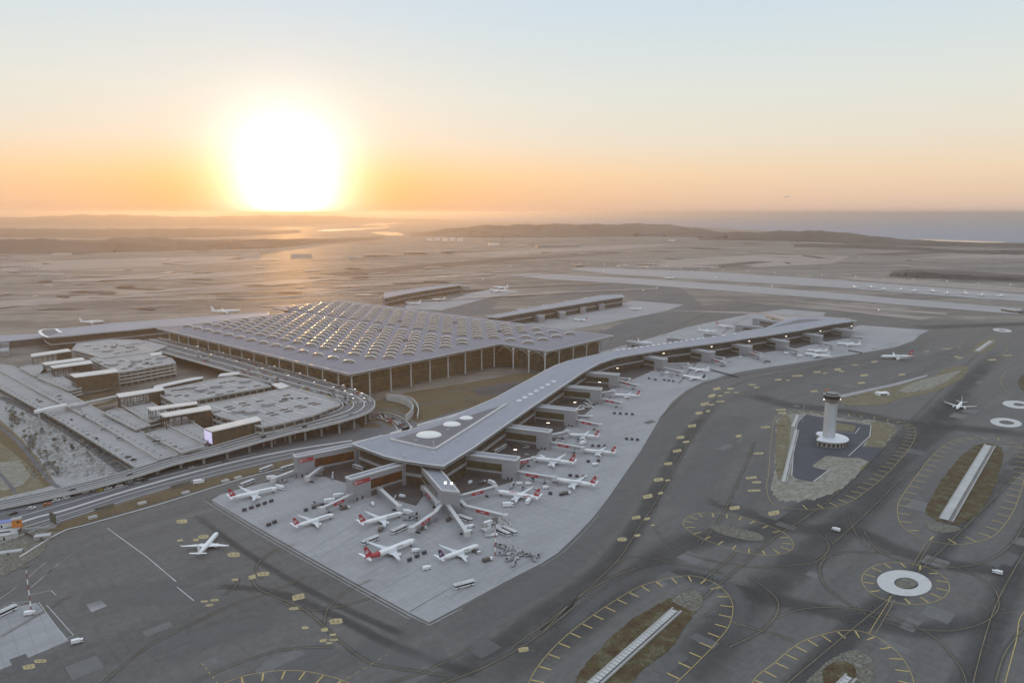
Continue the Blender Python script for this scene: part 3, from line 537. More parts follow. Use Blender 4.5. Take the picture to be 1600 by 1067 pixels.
# control tower yard
sheet('yard',[(1260,647),(1246,658),(1243,678),(1239,715),(1237,740),(1243,747),(1271,753),(1293,734),(1268,728),(1290,712),(1361,721),(1381,699),(1347,697),(1359,681),(1362,664),(1340,660),(1305,656)],.30,M_pod)
sheet('concrete_pad',[(1293,712),(1320,715),(1341,715),(1358,721),(1345,730),(1319,740),(1271,730)],.32,M_dirt)
sheet('grass',[(1308,660),(1338,665),(1334,674),(1303,672)],.33,M_grd)
b=MB()
for pl in ([(1305,656),(1361,664),(1359,681),(1326,712)],[(1237,742),(1241,690),(1246,660),(1258,647)],[(1271,752),(1296,733)],[(1303,673),(1336,677),(1343,668)]): b.ribbon(uvz(pl,.42),.9)
struct('kerb',b,W_['conc_l'])
tp=P(1294,692)
tw=thing('control_tower','pale flat-sided control tower with dark glass cab on a round podium','control tower',tp)
Wd=20.
def arcp(r,a0,a1,n): return [(r*math.cos(R(a0+(a1-a0)*i/n)),r*math.sin(R(a0+(a1-a0)*i/n))) for i in range(n+1)]
pod=[(x,y*1.0) for x,y in arcp(18,-150,100,22)]+[(-8,11),(-7,3),(-11,-2)]
m=MB(); m.prism(pod,0,5.8); m.build('podium_wall',mat('podium_wall',(.30,.28,.25),.7,noise=(.2,.1)),tw)
for a in range(-140,60,14): m=MB(); m.box((18.02*math.cos(R(a)),18.02*math.sin(R(a)),1.2),(.2,1.6,3.),R(a)); m.build('window',W_['black'],tw)
m=MB(); m.prism([(x*1.07,y*1.07) for x,y in pod],5.8,6.5); m.build('podium_roof',mat('podium_roof',(.66,.66,.70),.5,noise=(.15,.05)),tw)
m=MB(); yw=R(12)
sh=[(-4.,-2.8),(3.9,-2.8),(4.9,0),(3.9,2.8),(-4.,2.8),(-4.8,0)]
def rotp(pl,a,s=1): return [(s*(x*math.cos(a)-y*math.sin(a)),s*(x*math.sin(a)+y*math.cos(a))) for x,y in pl]
m.prism(rotp(sh,yw),5.2,44); m.build('shaft',mat('tower_shaft',(.52,.535,.57),.55,noise=(.12,.05)),tw)
m=MB()
for s in (-1,1): m.prism([(x+s*4.5*math.cos(yw),y+s*4.5*math.sin(yw)) for x,y in rotp([(-.5,-3.3),(.5,-3.3),(.5,3.3),(-.5,3.3)],yw)],5.2,45.5)
m.build('shaft_fin',W_['trim'],tw)
cab=MB()
for (z0,r0,z1,r1,mi) in ((44,5.6,46.5,7.8,0),(46.5,7.8,47.6,8.2,0),(47.6,7.4,51.5,8.4,1),(51.5,8.6,52.3,8.6,2),(52.3,6.2,53.6,6.0,1)):
    n=16
    a=[(r0*math.cos(2*math.pi*i/n),r0*math.sin(2*math.pi*i/n),z0) for i in range(n)]; c=[(r1*math.cos(2*math.pi*i/n),r1*math.sin(2*math.pi*i/n),z1) for i in range(n)]
    for i in range(n): j=(i+1)%n; cab.face((a[i],a[j],c[j],c[i]),mi)
    cab.face(c,mi); cab.face(a[::-1],mi)
cab.build('cab',[mat('cab_ring',(.30,.27,.23),.6),mat('cab_glass',(.05,.052,.05),.2),mat('cab_roof',(.26,.265,.26),.6)],tw)
m=MB(); m.tube((-5,1.5,52.3),(-5,1.5,56),.25); m.box((-5,1.5,56),(5.5,1.,.7),.15); m.build('radar_antenna',W_['orange'],tw)
for q in ((8.6,-1),(-8.6,-1.5)): m=MB(); m.box((*q,46.6),(.7,.7,.7)); m.build('lamp',W_['lampw'],tw)
mp_=P(1254,660); t=thing('radio_mast','thin grey lattice mast standing left of the control tower','mast',mp_); m=MB(); m.tube((0,0,0),(0,0,19),.5,.3,6)
for k in range(6): m.box((0,0,3*k+1),(1.5,.2,.2),.4)
m.build('pole',W_['metal'],t); m=MB(); m.box((0,0,19),(.8,.8,.6)); m.build('beacon',W_['conc_l'],t)
gb=P(1378,617); t=thing('glide_path_shelter','small white box shelter with rounded ends on the grass behind the tower','shelter',gb)
m=MB(); m.box((0,0,0),(15,9,3.5),.1); m.box((-5,0,3.5),(4,6,.8),.1); m.box((5,0,3.5),(4,6,.8),.1); m.build('body',W_['white'],t); m=MB(); m.box((0,-4.55,.8),(9,.2,1.6),.1); m.build('window',W_['black'],t)
# ------------------------------------------------------------------ main terminal
ZR=36.
rA,rC,rD,rE,rB=[P(u,v,ZR) for u,v in ((547,585),(780,537),(855,548),(962,525),(242,513))]
ea=Vector((-math.sin(AX),math.cos(AX),0)); eb=Vector((math.cos(AX),math.sin(AX),0))     # a: back-left, b: back-right
def ab(a,b,z=0): return rA*1+ea*a+eb*b+Vector((0,0,z-ZR))
LA=(rB-rA).dot(ea); LC=(rC-rA).dot(eb); LDa=(rD-rC).dot(ea); LE=(rE-rA).dot(eb)
LEN=LA*1.0; 
roofp=[ab(0,0),ab(0,LC),ab(LDa,LC),ab(LDa,LE),ab(LEN-LDa,LE),ab(LEN-LDa,LC),ab(LEN,LC),ab(LEN,0)]
term=thing('airport_terminal','huge flat grey terminal roof covered in arched skylights over bronze glass walls','terminal',ab(0,0,0))
O=ab(0,0,0); loc=lambda p:(p[0]-O.x,p[1]-O.y)
RL=[loc(p) for p in roofp]
m=MB(); m.prism(RL,ZR-2.2,ZR); m.build('roof',W_['roof'],term)
m=MB(); rin=inset(RL,1.4)
for i in range(8):
    j=(i+1)%8; a,b_,c,d=RL[i],RL[j],rin[j],rin[i]
    m.prism([a,b_,c,d],ZR-2.5,ZR+.5)
m.build('roof_edge',W_['trim'],term)
win=inset(RL,16.); win=[Vector(p) for p in win]
m=MB(); m.prism(win,0,ZR-2.3,bottom=False); m.build('glass_wall',GL['term'],term)
m=MB(); wo=inset(RL,15.6)
for z in (17.2,): 
    for i in range(8):
        j=(i+1)%8; m.prism([wo[i],wo[j],win[j],win[i]],z,z+1.6)
m.build('floor_band',W_['clad_d'],term)
def colm(x,y,z0,z1,br=True):
    m=MB(); m.tube((x,y,z0),(x,y,z1-4),1.15,1.0,8); m.tube((x,y,z1-4),(x,y,z1),1.,2.6 if br else 1.2,8); return m
edges=[(0,1,7.,0.),(1,2,5,0.),(2,3,5,0.),(7,0,7.,17.)]
for i,j,ins,zb in edges:
    p0,p1=Vector(RL[i]),Vector(RL[j]); d=(p1-p0); L_=d.length; d.normalize(); A=Vector((-d.y,d.x)); n=max(1,round(L_/36.))
    cen=Vector((sum(p[0] for p in RL)/8,sum(p[1] for p in RL)/8))
    if A.dot(cen-p0)<0: A=-A
    for k in range(n+1):
        if k==0 and i!=0: continue
        s=min(max(L_*k/n,ins),L_-ins) if not (i in(1,2)) else L_*k/n
        q=p0+d*s+A*ins
        colm(q.x,q.y,zb,ZR-2.3).build('column',W_['trim'],term)
# arched brackets under the roof of the corner facing the pier
for i,j in ((1,2),(2,3)):
    p0,p1=Vector(RL[i]),Vector(RL[j]); L_=(p1-p0).length; n=max(1,round(L_/36.)); d=(p1-p0).normalized(); A=Vector((-d.y,d.x)); 
    if A.dot(Vector((sum(p[0] for p in RL)/8,sum(p[1] for p in RL)/8))-p0)<0: A=-A
    m=MB()
    for k in range(n):
        a=p0+d*(L_*k/n)+A*5; c=p0+d*(L_*(k+1)/n)+A*5; N=10
        for q in range(N):
            t0,t1=q/N,(q+1)/N; h0=ZR-2.6-9*(abs(2*t0-1)**2.6); h1=ZR-2.6-9*(abs(2*t1-1)**2.6)
            m.bar((*a.lerp(c,t0),h0-.5),(*a.lerp(c,t1),h1-.5),.45,.5)
    m.build('arch_bracket',W_['trim'],term)
# slanted struts of the departures canopy
for k in range(6):
    a=ab(55+k*80,12,26)-O; c=ab(40+k*80,34,17.5)-O
    m=MB(); m.bar(a,c,1.6,1.4); m.build('roof_strut',W_['clad_d'],term)
# skylights: eyelid vaults with a glazed mouth, on a 36 m grid and its centres
def skylight_mesh():
    m=MB(); W2,Hh,D=8.8,4.4,10.; N=14
    fr=[(W2*-math.cos(math.pi*i/N),0,max(0,Hh*math.sin(math.pi*i/N)**.85)) for i in range(N+1)]
    mid=[(x*.80,D*.55,z*.62) for x,y,z in fr]; bk=[(x*.30,D,-.05) for x,y,z in fr]
    for i in range(N):
        for a,c in ((fr,mid),(mid,bk)): m.face((a[i],a[i+1],c[i+1],c[i]),0)
    for i in range(N): m.bar((fr[i][0],fr[i][1]-.2,fr[i][2]-.12),(fr[i+1][0],fr[i+1][1]-.2,fr[i+1][2]-.2),1.3,.85,1)
    gp=[(x*.97,.35+.0*z,z*.95) for x,y,z in fr]; m.face(gp[::-1],2)
    return m
sk0=skylight_mesh().build('skylight',[W_['lens'],W_['lensrim'],W_['lensgl']]); SKM=sk0.data; bpy.data.objects.remove(sk0)
a0v=P(545,567,ZR)-rA; a00,b00=a0v.dot(ea),a0v.dot(eb)
spots=[]
for i in range(-2,20):
    for j in range(-1,16):
        for h in (0,1):
            a=a00+36*i+18*h-36*h; b_=b00+36*j+18*h
            if i<0 and not h: continue
            inA=(20<a<LEN-24 and 30<b_<LC-14) or (LDa+26<a<LEN-LDa-20 and LC+8<b_<LE-24)
            if a<LDa+20 and b_>LC-26: inA=False
            if not inA: continue
            if abs(b_-(b00+18))<1: continue
            spots.append((a,b_))
spots.sort(key=lambda s:(ab(s[0],s[1])).length)
rr=random.Random(3)
ya=R(-90+88)
far=MB()
for k,(a,b_) in enumerate(spots):
    p=ab(a,b_,ZR)-O; s=rr.uniform(.95,1.05)
    if k<100:
        o=bpy.data.objects.new('skylight',SKM); COL.objects.link(o); o.parent=term; o.location=p; o.rotation_euler=(0,0,ya); o.scale=(s,s,s)
    else:
        base=len(far.v); M=Matrix.Translation(p)@Matrix.Rotation(ya,4,'Z')@Matrix.Scale(s,4)
        far.v+=[tuple(M@v.co) for v in SKM.vertices]
        for pl in SKM.polygons: far.f.append(tuple(base+q for q in pl.vertices)); far.m.append(pl.material_index); far.uv.append(None)
tag(far.build('skylight',[W_['lens'],W_['lensrim'],W_['lensgl']],term),kind='stuff')
for (a,b_) in spots[40:200:23]:
    p=ab(a+18,b_,ZR)-O; m=MB(); m.box((p.x,p.y,ZR),(7,5,2.4),AX); m.build('roof_plant',W_['clad_d'],term)
# ------------------------------------------------------------------ piers
ZP=24.
def pier(name,label,roof_uv,zr=ZP,wall_in=5.,extra=None):
    pts=[P(u,v,zr) for u,v in roof_uv]; c=Vector((pts[0].x,pts[0].y,0))
    t=thing(name,label,'pier',c); pl=[(p.x-c.x,p.y-c.y) for p in pts]
    m=MB(); m.prism(pl,zr-1.6,zr); m.build('roof',W_['roofp'],t)
    m=MB(); pi=inset(pl,1.5); n=len(pl)
    for i in range(n):
        j=(i+1)%n; m.prism([pl[i],pl[j],pi[j],pi[i]],zr-1.9,zr+.45)
    m.build('roof_edge',W_['trim'],t)
    wl=inset(pl,wall_in); m=MB(); m.prism(wl,0,zr-1.7,bottom=False); m.build('glass_wall',GL['pier'],t)
    wo=inset(pl,wall_in-.8); m=MB()
    for i in range(n):
        j=(i+1)%n; m.prism([wo[i],wo[j],wl[j],wl[i]],9.5,12.)
    m.build('cornice_band',W_['clad'],t)
    return t,c
hubR=[(550.6,694.4),(575,703.5),(600,712.8),(627.5,719.6),(660,724.7),(693,729),(740,700),(793,662.5),(847.5,625),(889,597),(911,582),(935,568.5),(962,559.2),(1000,552.5),(1050,544.5),(1125,535),(1185,526),(1250,516),(1300,506.5),(1340,501),(1316,498.4),(1283,495.6),(1262,494.4),(1246,496.5),(1227,500.3),(1196,512.2),(1165,517),(1139,522.5),(1110,526.6),(1074,531.7),(1037,536.4),(1002,541.2),(965,547),(925,555.5),(890,563),(868,570.5),(850,579.5),(828,592),(800,607),(775,621),(740,636),(702,653),(640,671.5),(575,686)]
mp,mc=pier('terminal_pier','long grey pier with a pointed front hub and a forked far end',hubR)
def rel(uv,z,c): return [(p.x-c.x,p.y-c.y) for p in (P(u,v,z) for u,v in uv)]
m=MB(); tri=[(613,686.6),(645,694.5),(679,701.5),(735,667),(790,632.4),(765,638.8),(705,658.5),(660,672.5)]
m.prism(rel(tri,ZP+.3,mc),ZP,ZP+.3); m.build('inner_roof',W_['roofd'],mp)
m=MB(); tp_=rel([(610,687.2),(645,695.4),(679.5,702.6),(735,668),(791,632)],ZP,mc); m.ribbon([(*p,ZP+1.6) for p in tp_],2.2)
for i in range(4): m.bar((*tp_[i],ZP),(*tp_[i+1],ZP),2.,1.55)
m.build('white_upstand',W_['trim'],mp)
m=MB(); q=rel([(676,689),(679,701)],ZP,mc); m.bar((*q[0],ZP+.3),(*q[1],ZP+.3),.5,.3)
for i in range(9):
    f=i/9; q=rel([(740-8+f*160,700-28-f*108+9),(740-8+f*160+1,700-28-f*108+8.6)],ZP,mc)
m.build('roof_seam',W_['metal'],mp)
m=MB(); m.prism(rel([(1206,511),(1230,504),(1250,499),(1270,498.5),(1286,499.6),(1245,505)],ZP+.3,mc),ZP,ZP+.3); m.build('inner_roof',W_['roofd'],mp)
for (u,v,rw,h) in ((670,680,12.5,3.2),(706,663.5,9.2,2.6),(728.5,653.7,7.2,2.2)):
    c=P(u,v,ZP)-mc; m=MB(); N=20; K=6; prev=None
    for k in range(K+1):
        t=k/K*math.pi/2; r=rw*math.cos(t)*(.98 if k else 1); z=ZP+.3+h*math.sin(t)
        ringp=[(c.x+r*math.cos(2*math.pi*i/N),c.y+r*.8*math.sin(2*math.pi*i/N),z) for i in range(N)]
        if prev:
            for i in range(N): m.face((prev[i],prev[(i+1)%N],ringp[(i+1)%N],ringp[i]))
        prev=ringp
    m.build('dome_skylight',mat('dome_white',(.78,.77,.75),.35) if u==670 else bpy.data.materials['dome_white'],mp,smooth=True)
for (u,v) in ((632,713),(594,682),(650,689),(700,672),(678,708),(715,688),(640,676),(582,688),(744,673),(560,690.5)):
    c=P(u,v,ZP)-mc; m=MB(); m.box((c.x,c.y,ZP),(1.6,1.6,1.3),.4); m.build('roof_vent',W_['trim'],mp)
for i,(u,v) in enumerate([(965,546.5),(974,545.4),(983,544.2),(993,543),(1002,541.6),(1012,540.2),(1021,538.9),(1029,537.8),(1038,536.4),(1047,535.2),(1056,533.9),(1065,532.6),(1073,531.4),(1082,530.3),(1091,529),(1099,527.9),(1115,525.8),(1131,523.6),(1148,521)]+[(811,626),(820,621),(829,616),(838,611),(847,606),(856,601),(865,596)]):
    c=P(u,v+1,ZP)-mc; m=MB(); m.box((c.x,c.y,ZP),(5.5,3.,1.6),R(30)); m.build('roof_light_box',W_['white'],mp)
PIERS=[]
rp1,rc1=pier('terminal_pier','hazy grey pier farthest back behind the skylit roof',[(600,458),(630,453.5),(660,449.5),(690,446),(712,444),(722,444.6),(716,446),(692,449.5),(660,454.5),(628,460),(600,466)])
rp2,rc2=pier('terminal_pier','straight grey pier behind the right corner of the skylit roof',[(757,495),(800,487),(850,477.5),(900,468.5),(940,461.5),(970,460.5),(976,463.8),(940,469),(890,477),(840,485),(776,496.5)])
rp3,rc3=pier('terminal_pier','pale grey pier with a rounded white-rimmed end left of the skylit roof',[(75,527.5),(112,524.5),(150,520.3),(200,516),(244,511.3),(300,506.5),(420,495),(420,487.5),(350,492),(300,495.8),(235,501),(175,505),(120,511.5),(86,513.6),(70,514.3),(63,516.5),(62.5,520),(67,524)])
m=MB(); e=rel([(75,527.4),(67,523.8),(62.6,520),(63.2,516.6),(70,514.4),(86,513.8)],ZP,rc3); m.ribbon([(*p,ZP+.7) for p in e],5.); q=rel([(87,513.8),(92,518),(96,520)],ZP,rc3); m.ribbon([(*p,ZP+.7) for p in q],5.); m.build('white_rim',W_['white'],rp3)
m=MB(); m.prism(rel([(74,525),(68,522),(64.5,518.5),(67,516),(86,515),(91,519),(84,522)],ZP+.35,rc3),ZP,ZP+.35); m.build('inner_roof',W_['roofd'],rp3)
# gate blocks: parts of their pier
SIGN=[]
def gate_block(pr,pc,S,E,zt=18.,W=11.,gl='gate',pillar=.2,zb=None,sign=False,rs=1.,glass_to=.0):
    a=P(*S,zt); e=P(*E,zt); d=(e-a); d.z=0; L_=d.length; d.normalize(); n=Vector((-d.y,d.x,0))
    if n.y<0: n=-n             # depth goes away from the camera
    a=a-d*10*rs; L_+=10*rs
    lo=lambda s,w_,z=0:(a.x+d.x*s+n.x*w_-pc.x,a.y+d.y*s+n.y*w_-pc.y,z)
    q=lambda s0,s1,w0,w1:[lo(s0,w0)[:2],lo(s1,w0)[:2],lo(s1,w1)[:2],lo(s0,w1)[:2]]
    m=MB(); m.prism(q(0,L_,0,W),0,zt); g=m.build('gate_block',W_['clad'],pr)
    sp=L_*(1-pillar)
    m=MB(); zt2=zt-4.2; zb2=7.; p0,p1=lo(10*rs+L_*.04,-.12),lo(sp,-.12); l_=sp-10*rs-L_*.04
    m.face([(p0[0],p0[1],zb2),(p1[0],p1[1],zb2),(p1[0],p1[1],zt2),(p0[0],p0[1],zt2)],0,((0,0),(l_,0),(l_,zt2-zb2),(0,zt2-zb2))); m.build('glazing',GL[gl],g)
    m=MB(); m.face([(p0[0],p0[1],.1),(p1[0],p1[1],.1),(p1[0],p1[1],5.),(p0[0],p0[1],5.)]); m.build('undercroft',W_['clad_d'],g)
    m=MB(); m.prism(q(0,L_+.4,-.5,1.2),zt,zt+1.2); m.prism(q(0,L_+.4,W-1.2,W+.5),zt,zt+1.2); m.prism(q(L_-1.,L_+.4,1.2,W-1.2),zt,zt+1.2); m.build('parapet',W_['trim'],g)
    m=MB(); m.prism(q(0,L_-1.1,1.3,W-1.3),zt,zt+.35); m.build('roof',W_['roofp'],g)
    m=MB()
    for f in (.45,.72):
        c=lo(sp+(L_-sp)*f,-.1); m.box((c[0],c[1],.05),(1.3,.12,2.6),math.atan2(d.y,d.x))
    m.build('door',W_['black'],g)
    if sign: SIGN.append((g,lo,sp,L_,zt,d))
    return dict(a=a,d=d,n=n,L=L_,W=W,zt=zt)
GR=[((725,711),(806,721)),((787,668),(857,677)),((834,636),(899,643)),((879,605),(938,610)),((911,583),(966,587)),((999,556),(1036,562.5)),((1072,545),(1111,551.5)),((1130,536.5),(1170,542.5)),((1186,527.5),(1227,534.5)),((1242,520),(1281,525.5)),((1291,512.5),(1330,517.5))]
GB=[]
for i,(s_,e_) in enumerate(GR):
    zt=[18,18,18,18,17.5,17,17,16,16,15,14][i]
    GB.append(gate_block(mp,mc,s_,e_,zt,11 if i<5 else 12,pillar=.22 if i<5 else .3))
for s_,e_ in (((1225,500),(1197,491.5)),((1209,502.5),(1176,497)),((1182,511),(1149,507.5)),((1122,524),(1100,521)),((1064,530.5),(1042,528)),((1000,537.5),(979,533.5))):
    gate_block(mp,mc,s_,e_,15,12,pillar=.3)
gl1=gate_block(mp,mc,(556,697),(462.5,715.5),19,8,'lounge',.28,sign=True,rs=.3)
gl2=gate_block(mp,mc,(631,726.5),(548,750.5),19,8,'lounge',.34,sign=True,rs=.3)
# block under the tip: axis towards the camera
def gate_block_front():
    c4=[P(u,v,18) for u,v in ((654,726),(686,731),(719,770.5),(689,767.5))]; pl=[(p.x-mc.x,p.y-mc.y) for p in c4]
    m=MB(); m.prism(pl,0,18); g=m.build('gate_block',W_['clad'],mp)
    p=[Vector((*x,0)) for x in pl]; d=(p[3]-p[0]); L_=d.length; d.normalize(); n=Vector((d.y,-d.x,0)); 
    if n.dot(p[1]-p[0])>0: n=-n
    a=p[0]+d*L_*.12+n*.12; b_=p[0]+d*L_*.86+n*.12; l_=(b_-a).length; m=MB()
    for z0,z1 in ((3.5,7.5),(9.,13.5)): m.face([(a.x,a.y,z0),(b_.x,b_.y,z0),(b_.x,b_.y,z1),(a.x,a.y,z1)],0,((0,0),(l_,0),(l_,z1-z0),(0,z1-z0)))
    m.build('glazing',GL['gate'],g)
    inn=inset(pl,1.3); m=MB()
    for i in range(4):
        j=(i+1)%4; m.prism([pl[i],pl[j],inn[j],inn[i]],18,19.3)
    m.build('parapet',W_['trim'],g)
    m=MB(); m.prism(inset(pl,1.4),18,18.4); m.build('roof',W_['roofp'],g)
    e0,e1=p[3],p[2]; dd=(e1-e0).normalized(); on=Vector((dd.y,-dd.x,0)); 
    if on.dot(d)<0: on=-on
    m=MB()
    for k in range(6):
        c=e0.lerp(e1,(k+.5)/6)+on*.9; m.box((c.x,c.y,16.7),(.5,1.6,.5),math.atan2(on.y,on.x))
    m.build('end_bracket',W_['metal'],g)
    m=MB(); c=e0.lerp(e1,.62)-d*3; m.tube((c.x,c.y,18),(c.x,c.y,24),.22); c2=e0.lerp(e1,.3)-d*3; m.tube((c2.x,c2.y,18),(c2.x,c2.y,24),.22); m.build('lamp_pole',W_['metal'],g)
    m=MB(); m.box((c.x,c.y,24),(1.8,1.8,1.2)); m.box((c2.x,c2.y,24),(1.8,1.8,1.2)); m.build('floodlight',W_['lampw'],g)
gate_block_front()
for s_,e_ in (((808,483.5),(842,494.5)),((848,477),(875,489)),((885,471),(907,481)),((915,466),(936,476)),((945,463.5),(962,469.5))): gate_block(rp2,rc2,s_,e_,14,14,pillar=.3)
for s_,e_ in (((600,463),(616,465.5)),((634,456),(655,458)),((668,450),(691,452.5)),((708,446),(729,447.5))): gate_block(rp1,rc1,s_,e_,15,16,pillar=.25)
# red signs with the round white emblem and lettering on the two lounge blocks
def text_obj(txt,size,name,m,parent,M,ext=.02):
    cu=bpy.data.curves.new('t','FONT'); cu.body=txt; cu.size=size; cu.align_x='LEFT'; cu.align_y='CENTER'; cu.extrude=ext
    o=bpy.data.objects.new('t',cu); COL.objects.link(o); dg=bpy.context.evaluated_depsgraph_get(); me=bpy.data.meshes.new_from_object(o.evaluated_get(dg)); bpy.data.objects.remove(o); bpy.data.curves.remove(cu)
    me.transform(M); me.materials.clear(); me.materials.append(m); t=bpy.data.objects.new(name,me); COL.objects.link(t); t.parent=parent; return t
for g,lo,sp,L_,zt,d in SIGN:
    s0,s1=sp+.9,L_-2.2; zc=zt-3.4; m=MB(); hh=1.75; N=8
    pts=[]
    for k in range(N+1): pts.append((s1-hh+hh*math.sin(math.pi*k/N),zc+hh*math.cos(math.pi*k/N)))
    pts+=[(s0,zc-hh),(s0,zc+hh)]
    m.face([lo(s,-.14,z) for s,z in pts]); b2=[lo(s,-.32,z) for s,z in pts]; m.face(b2)
    sgn=m.build('sign_panel',W_['red'],g)
    # emblem ring
    cs=s1-2.1; m=MB(); q=[]; r_=[]
    for k in range(16): a=2*math.pi*k/16; q.append(lo(cs+1.25*math.cos(a),-.36,zc+1.25*math.sin(a))); r_.append(lo(cs+.95*math.cos(a),-.36,zc+.95*math.sin(a)))
    for k in range(16): m.face((q[k],q[(k+1)%16],r_[(k+1)%16],r_[k]))
    m.face([lo(cs+x,-.37,zc+z) for x,z in ((.75,.15),(.1,.35),(-.75,-.05),(-.3,-.35),(.2,0))]); m.build('emblem',W_['white'],sgn)
    X=-Vector((d.x,d.y,0)); M=Matrix.Translation(Vector(lo(cs-1.6,-.38,zc)))@Matrix(((X.x,0,-X.y*-1,0),(X.y,0,-X.x,0),(0,1,0,0),(0,0,0,1)))
    text_obj('TURKISH',1.25,'lettering',W_['white'],sgn,M)
# ------------------------------------------------------------------ courtyard and yards round the pier
sheet('grass',[(556,650),(590,625),(640,612),(720,600),(800,585),(862,580),(855,590),(800,622),(740,650),(690,668),(640,682),(575,690)],.14,M_gst)
sheet('service_yard',[(740,606),(800,598),(860,588),(840,600),(800,618),(745,616)],.2,M_brn)
zz=.2
for pl in ([(590,690),(690,735),(650,790),(600,775),(560,745)],[(470,735),(560,700),(630,722),(560,760),(500,742)],[(700,735),(760,700),(806,735),(800,752),(760,765),(722,775)],[(745,700),(800,655),(856,690),(840,708),(806,740),(790,720)],[(800,655),(845,622),(897,655),(885,667),(857,700)],[(845,622),(890,590),(940,615),(930,633),(897,662)],[(890,590),(940,565),(970,590),(938,625)],[(940,575),(1000,555),(1036,572),(990,592),(962,600)],[(1010,560),(1072,548),(1111,562),(1060,572)],[(1085,552),(1132,540),(1170,552),(1125,562)],[(1145,545),(1190,532),(1227,545),(1180,553)],[(1205,535),(1245,524),(1281,535),(1240,545)],[(1265,524),(1295,515),(1330,527),(1290,534)]):
    zz+=.006; sheet('service_yard',pl,zz,M_brn)
b=MB()
line(b,[(615,640),(680,628),(740,622),(810,610)],3.,z=.3); line(b,[(700,612),(770,604),(835,592)],3.,z=.31); struct('path',b,M_road)
# walls and ramp of the lower road loop
t=thing('ramp_wall','curved pale retaining wall of the sunken road loop beside the terminal','wall',P(625,640))
o_=P(625,640); m=MB()
for pl,h in (([(604,626),(618,628),(636,634),(646,645),(640,655),(634,660)],9.),([(652,655),(654,645),(650,634),(640,626),(622,622),(606,624)],5.)):
    q=[p-o_ for p in uvz(smooth_path(pl,4),0)]
    for i in range(len(q)-1): m.bar(q[i],q[i+1],1.,h)
m.build('wall_panel',W_['conc_l'],t)
b=MB()
for pl,wd,z in (([(575,650),(600,648),(622,655),(634,668),(628,682),(600,694)],9,.32),([(575,660),(592,660),(604,670),(600,684),(580,692)],7,.34),([(575,642),(605,640),(630,648),(648,664),(644,680)],5,.36)):
    line(b,pl,wd,z=z)
struct('loop_road',b,M_road)
b=MB()
for pl,wd,z in (([(575,655),(596,653),(613,660),(621,672),(614,686)],1.2,.5),([(575,645),(603,644),(626,651),(641,665),(637,680)],1.2,.52)): line(b,pl,wd,z=z)
struct('kerb',b,W_['conc_l'])
# ------------------------------------------------------------------ highway along the left
sheet('highway',[(-300,905),(-200,850),(0,796),(112,766),(200,745),(330,710),(440,683),(520,668),(600,668),(660,658),(720,640),(735,636),(740,640),(690,660),(640,672),(575,688),(552,700),(462,714),(380,733),(250,766),(100,813),(0,850),(-140,905)],.22,M_road)
b=MB()
for pl,w_,z in (([(0,826),(60,807),(100,797),(200,766),(300,738),(380,718),(460,702),(550,688)],3.6,.3),([(0,834),(100,804),(200,772),(300,745),(380,725),(460,707)],1.2,.31),([(0,848),(100,812),(250,765),(380,731),(462,713)],1.,.33),([(552,692),(600,680),(660,662),(720,645),(770,626)],6,.32)):
    line(b,pl,w_,z=z)
struct('median_strip',b,W_['conc_l'])
b=MB()
for pl,w_ in (([(0,804),(100,780),(200,752),(300,727),(400,703)],.6),([(0,815),(100,787),(200,758),(300,732),(400,708)],1.3),([(0,842),(100,808),(200,777),(300,749),(380,729)],.5),([(0,797),(112,768),(200,748),(330,713)],1.0)):
    line(b,pl,w_,z=.36)
struct('road_line',b,W_['wl'])
sheet('verge',[(60,836),(100,815),(250,768),(380,734),(462,716),(462,724),(380,744),(250,784),(140,815),(95,829)],.26,M_gst)
b=MB(); line(b,[(30,870),(95,831),(140,818),(250,787),(380,747),(462,727)],1.6,z=.4); struct('kerb',b,W_['conc_l'])
sheet('construction_ground',[(-260,930),(0,822),(40,815),(60,832),(92,830),(60,868),(0,904),(-330,1010)],.28,M_grv)
# rubble and scrub left of the car parks
sheet('scrub_ground',[(-600,700),(-300,620),(0,612),(100,665),(205,732),(112,764),(0,789),(-300,860)],.1,ground_mat('pale_scrub',[(.3,(.25,.245,.235)),(.5,(.34,.335,.33)),(.7,(.28,.275,.265))],1/16.,(1,1,1),0,fine=(1/2.5,.3)))
sheet('bare_earth',[(-200,720),(0,655),(30,682),(60,715),(88,757),(60,764),(0,778),(-200,830)],.14,M_grd)
sheet('bare_earth',[(0,662),(20,676),(50,708),(82,752),(88,757),(70,760),(40,722),(0,690)],.18,M_gst)
sheet('dirt',[(0,722),(30,718),(48,742),(36,757),(10,765),(0,765)],.18,M_dirt)
b=MB(); line(b,[(-40,650),(0,668),(28,690),(55,722),(75,748),(92,762)],4,z=.24); line(b,[(-20,725),(0,740),(25,770)],3,z=.25); line(b,[(0,620),(60,648),(130,690),(195,738)],9,z=.2); struct('track',b,M_road)
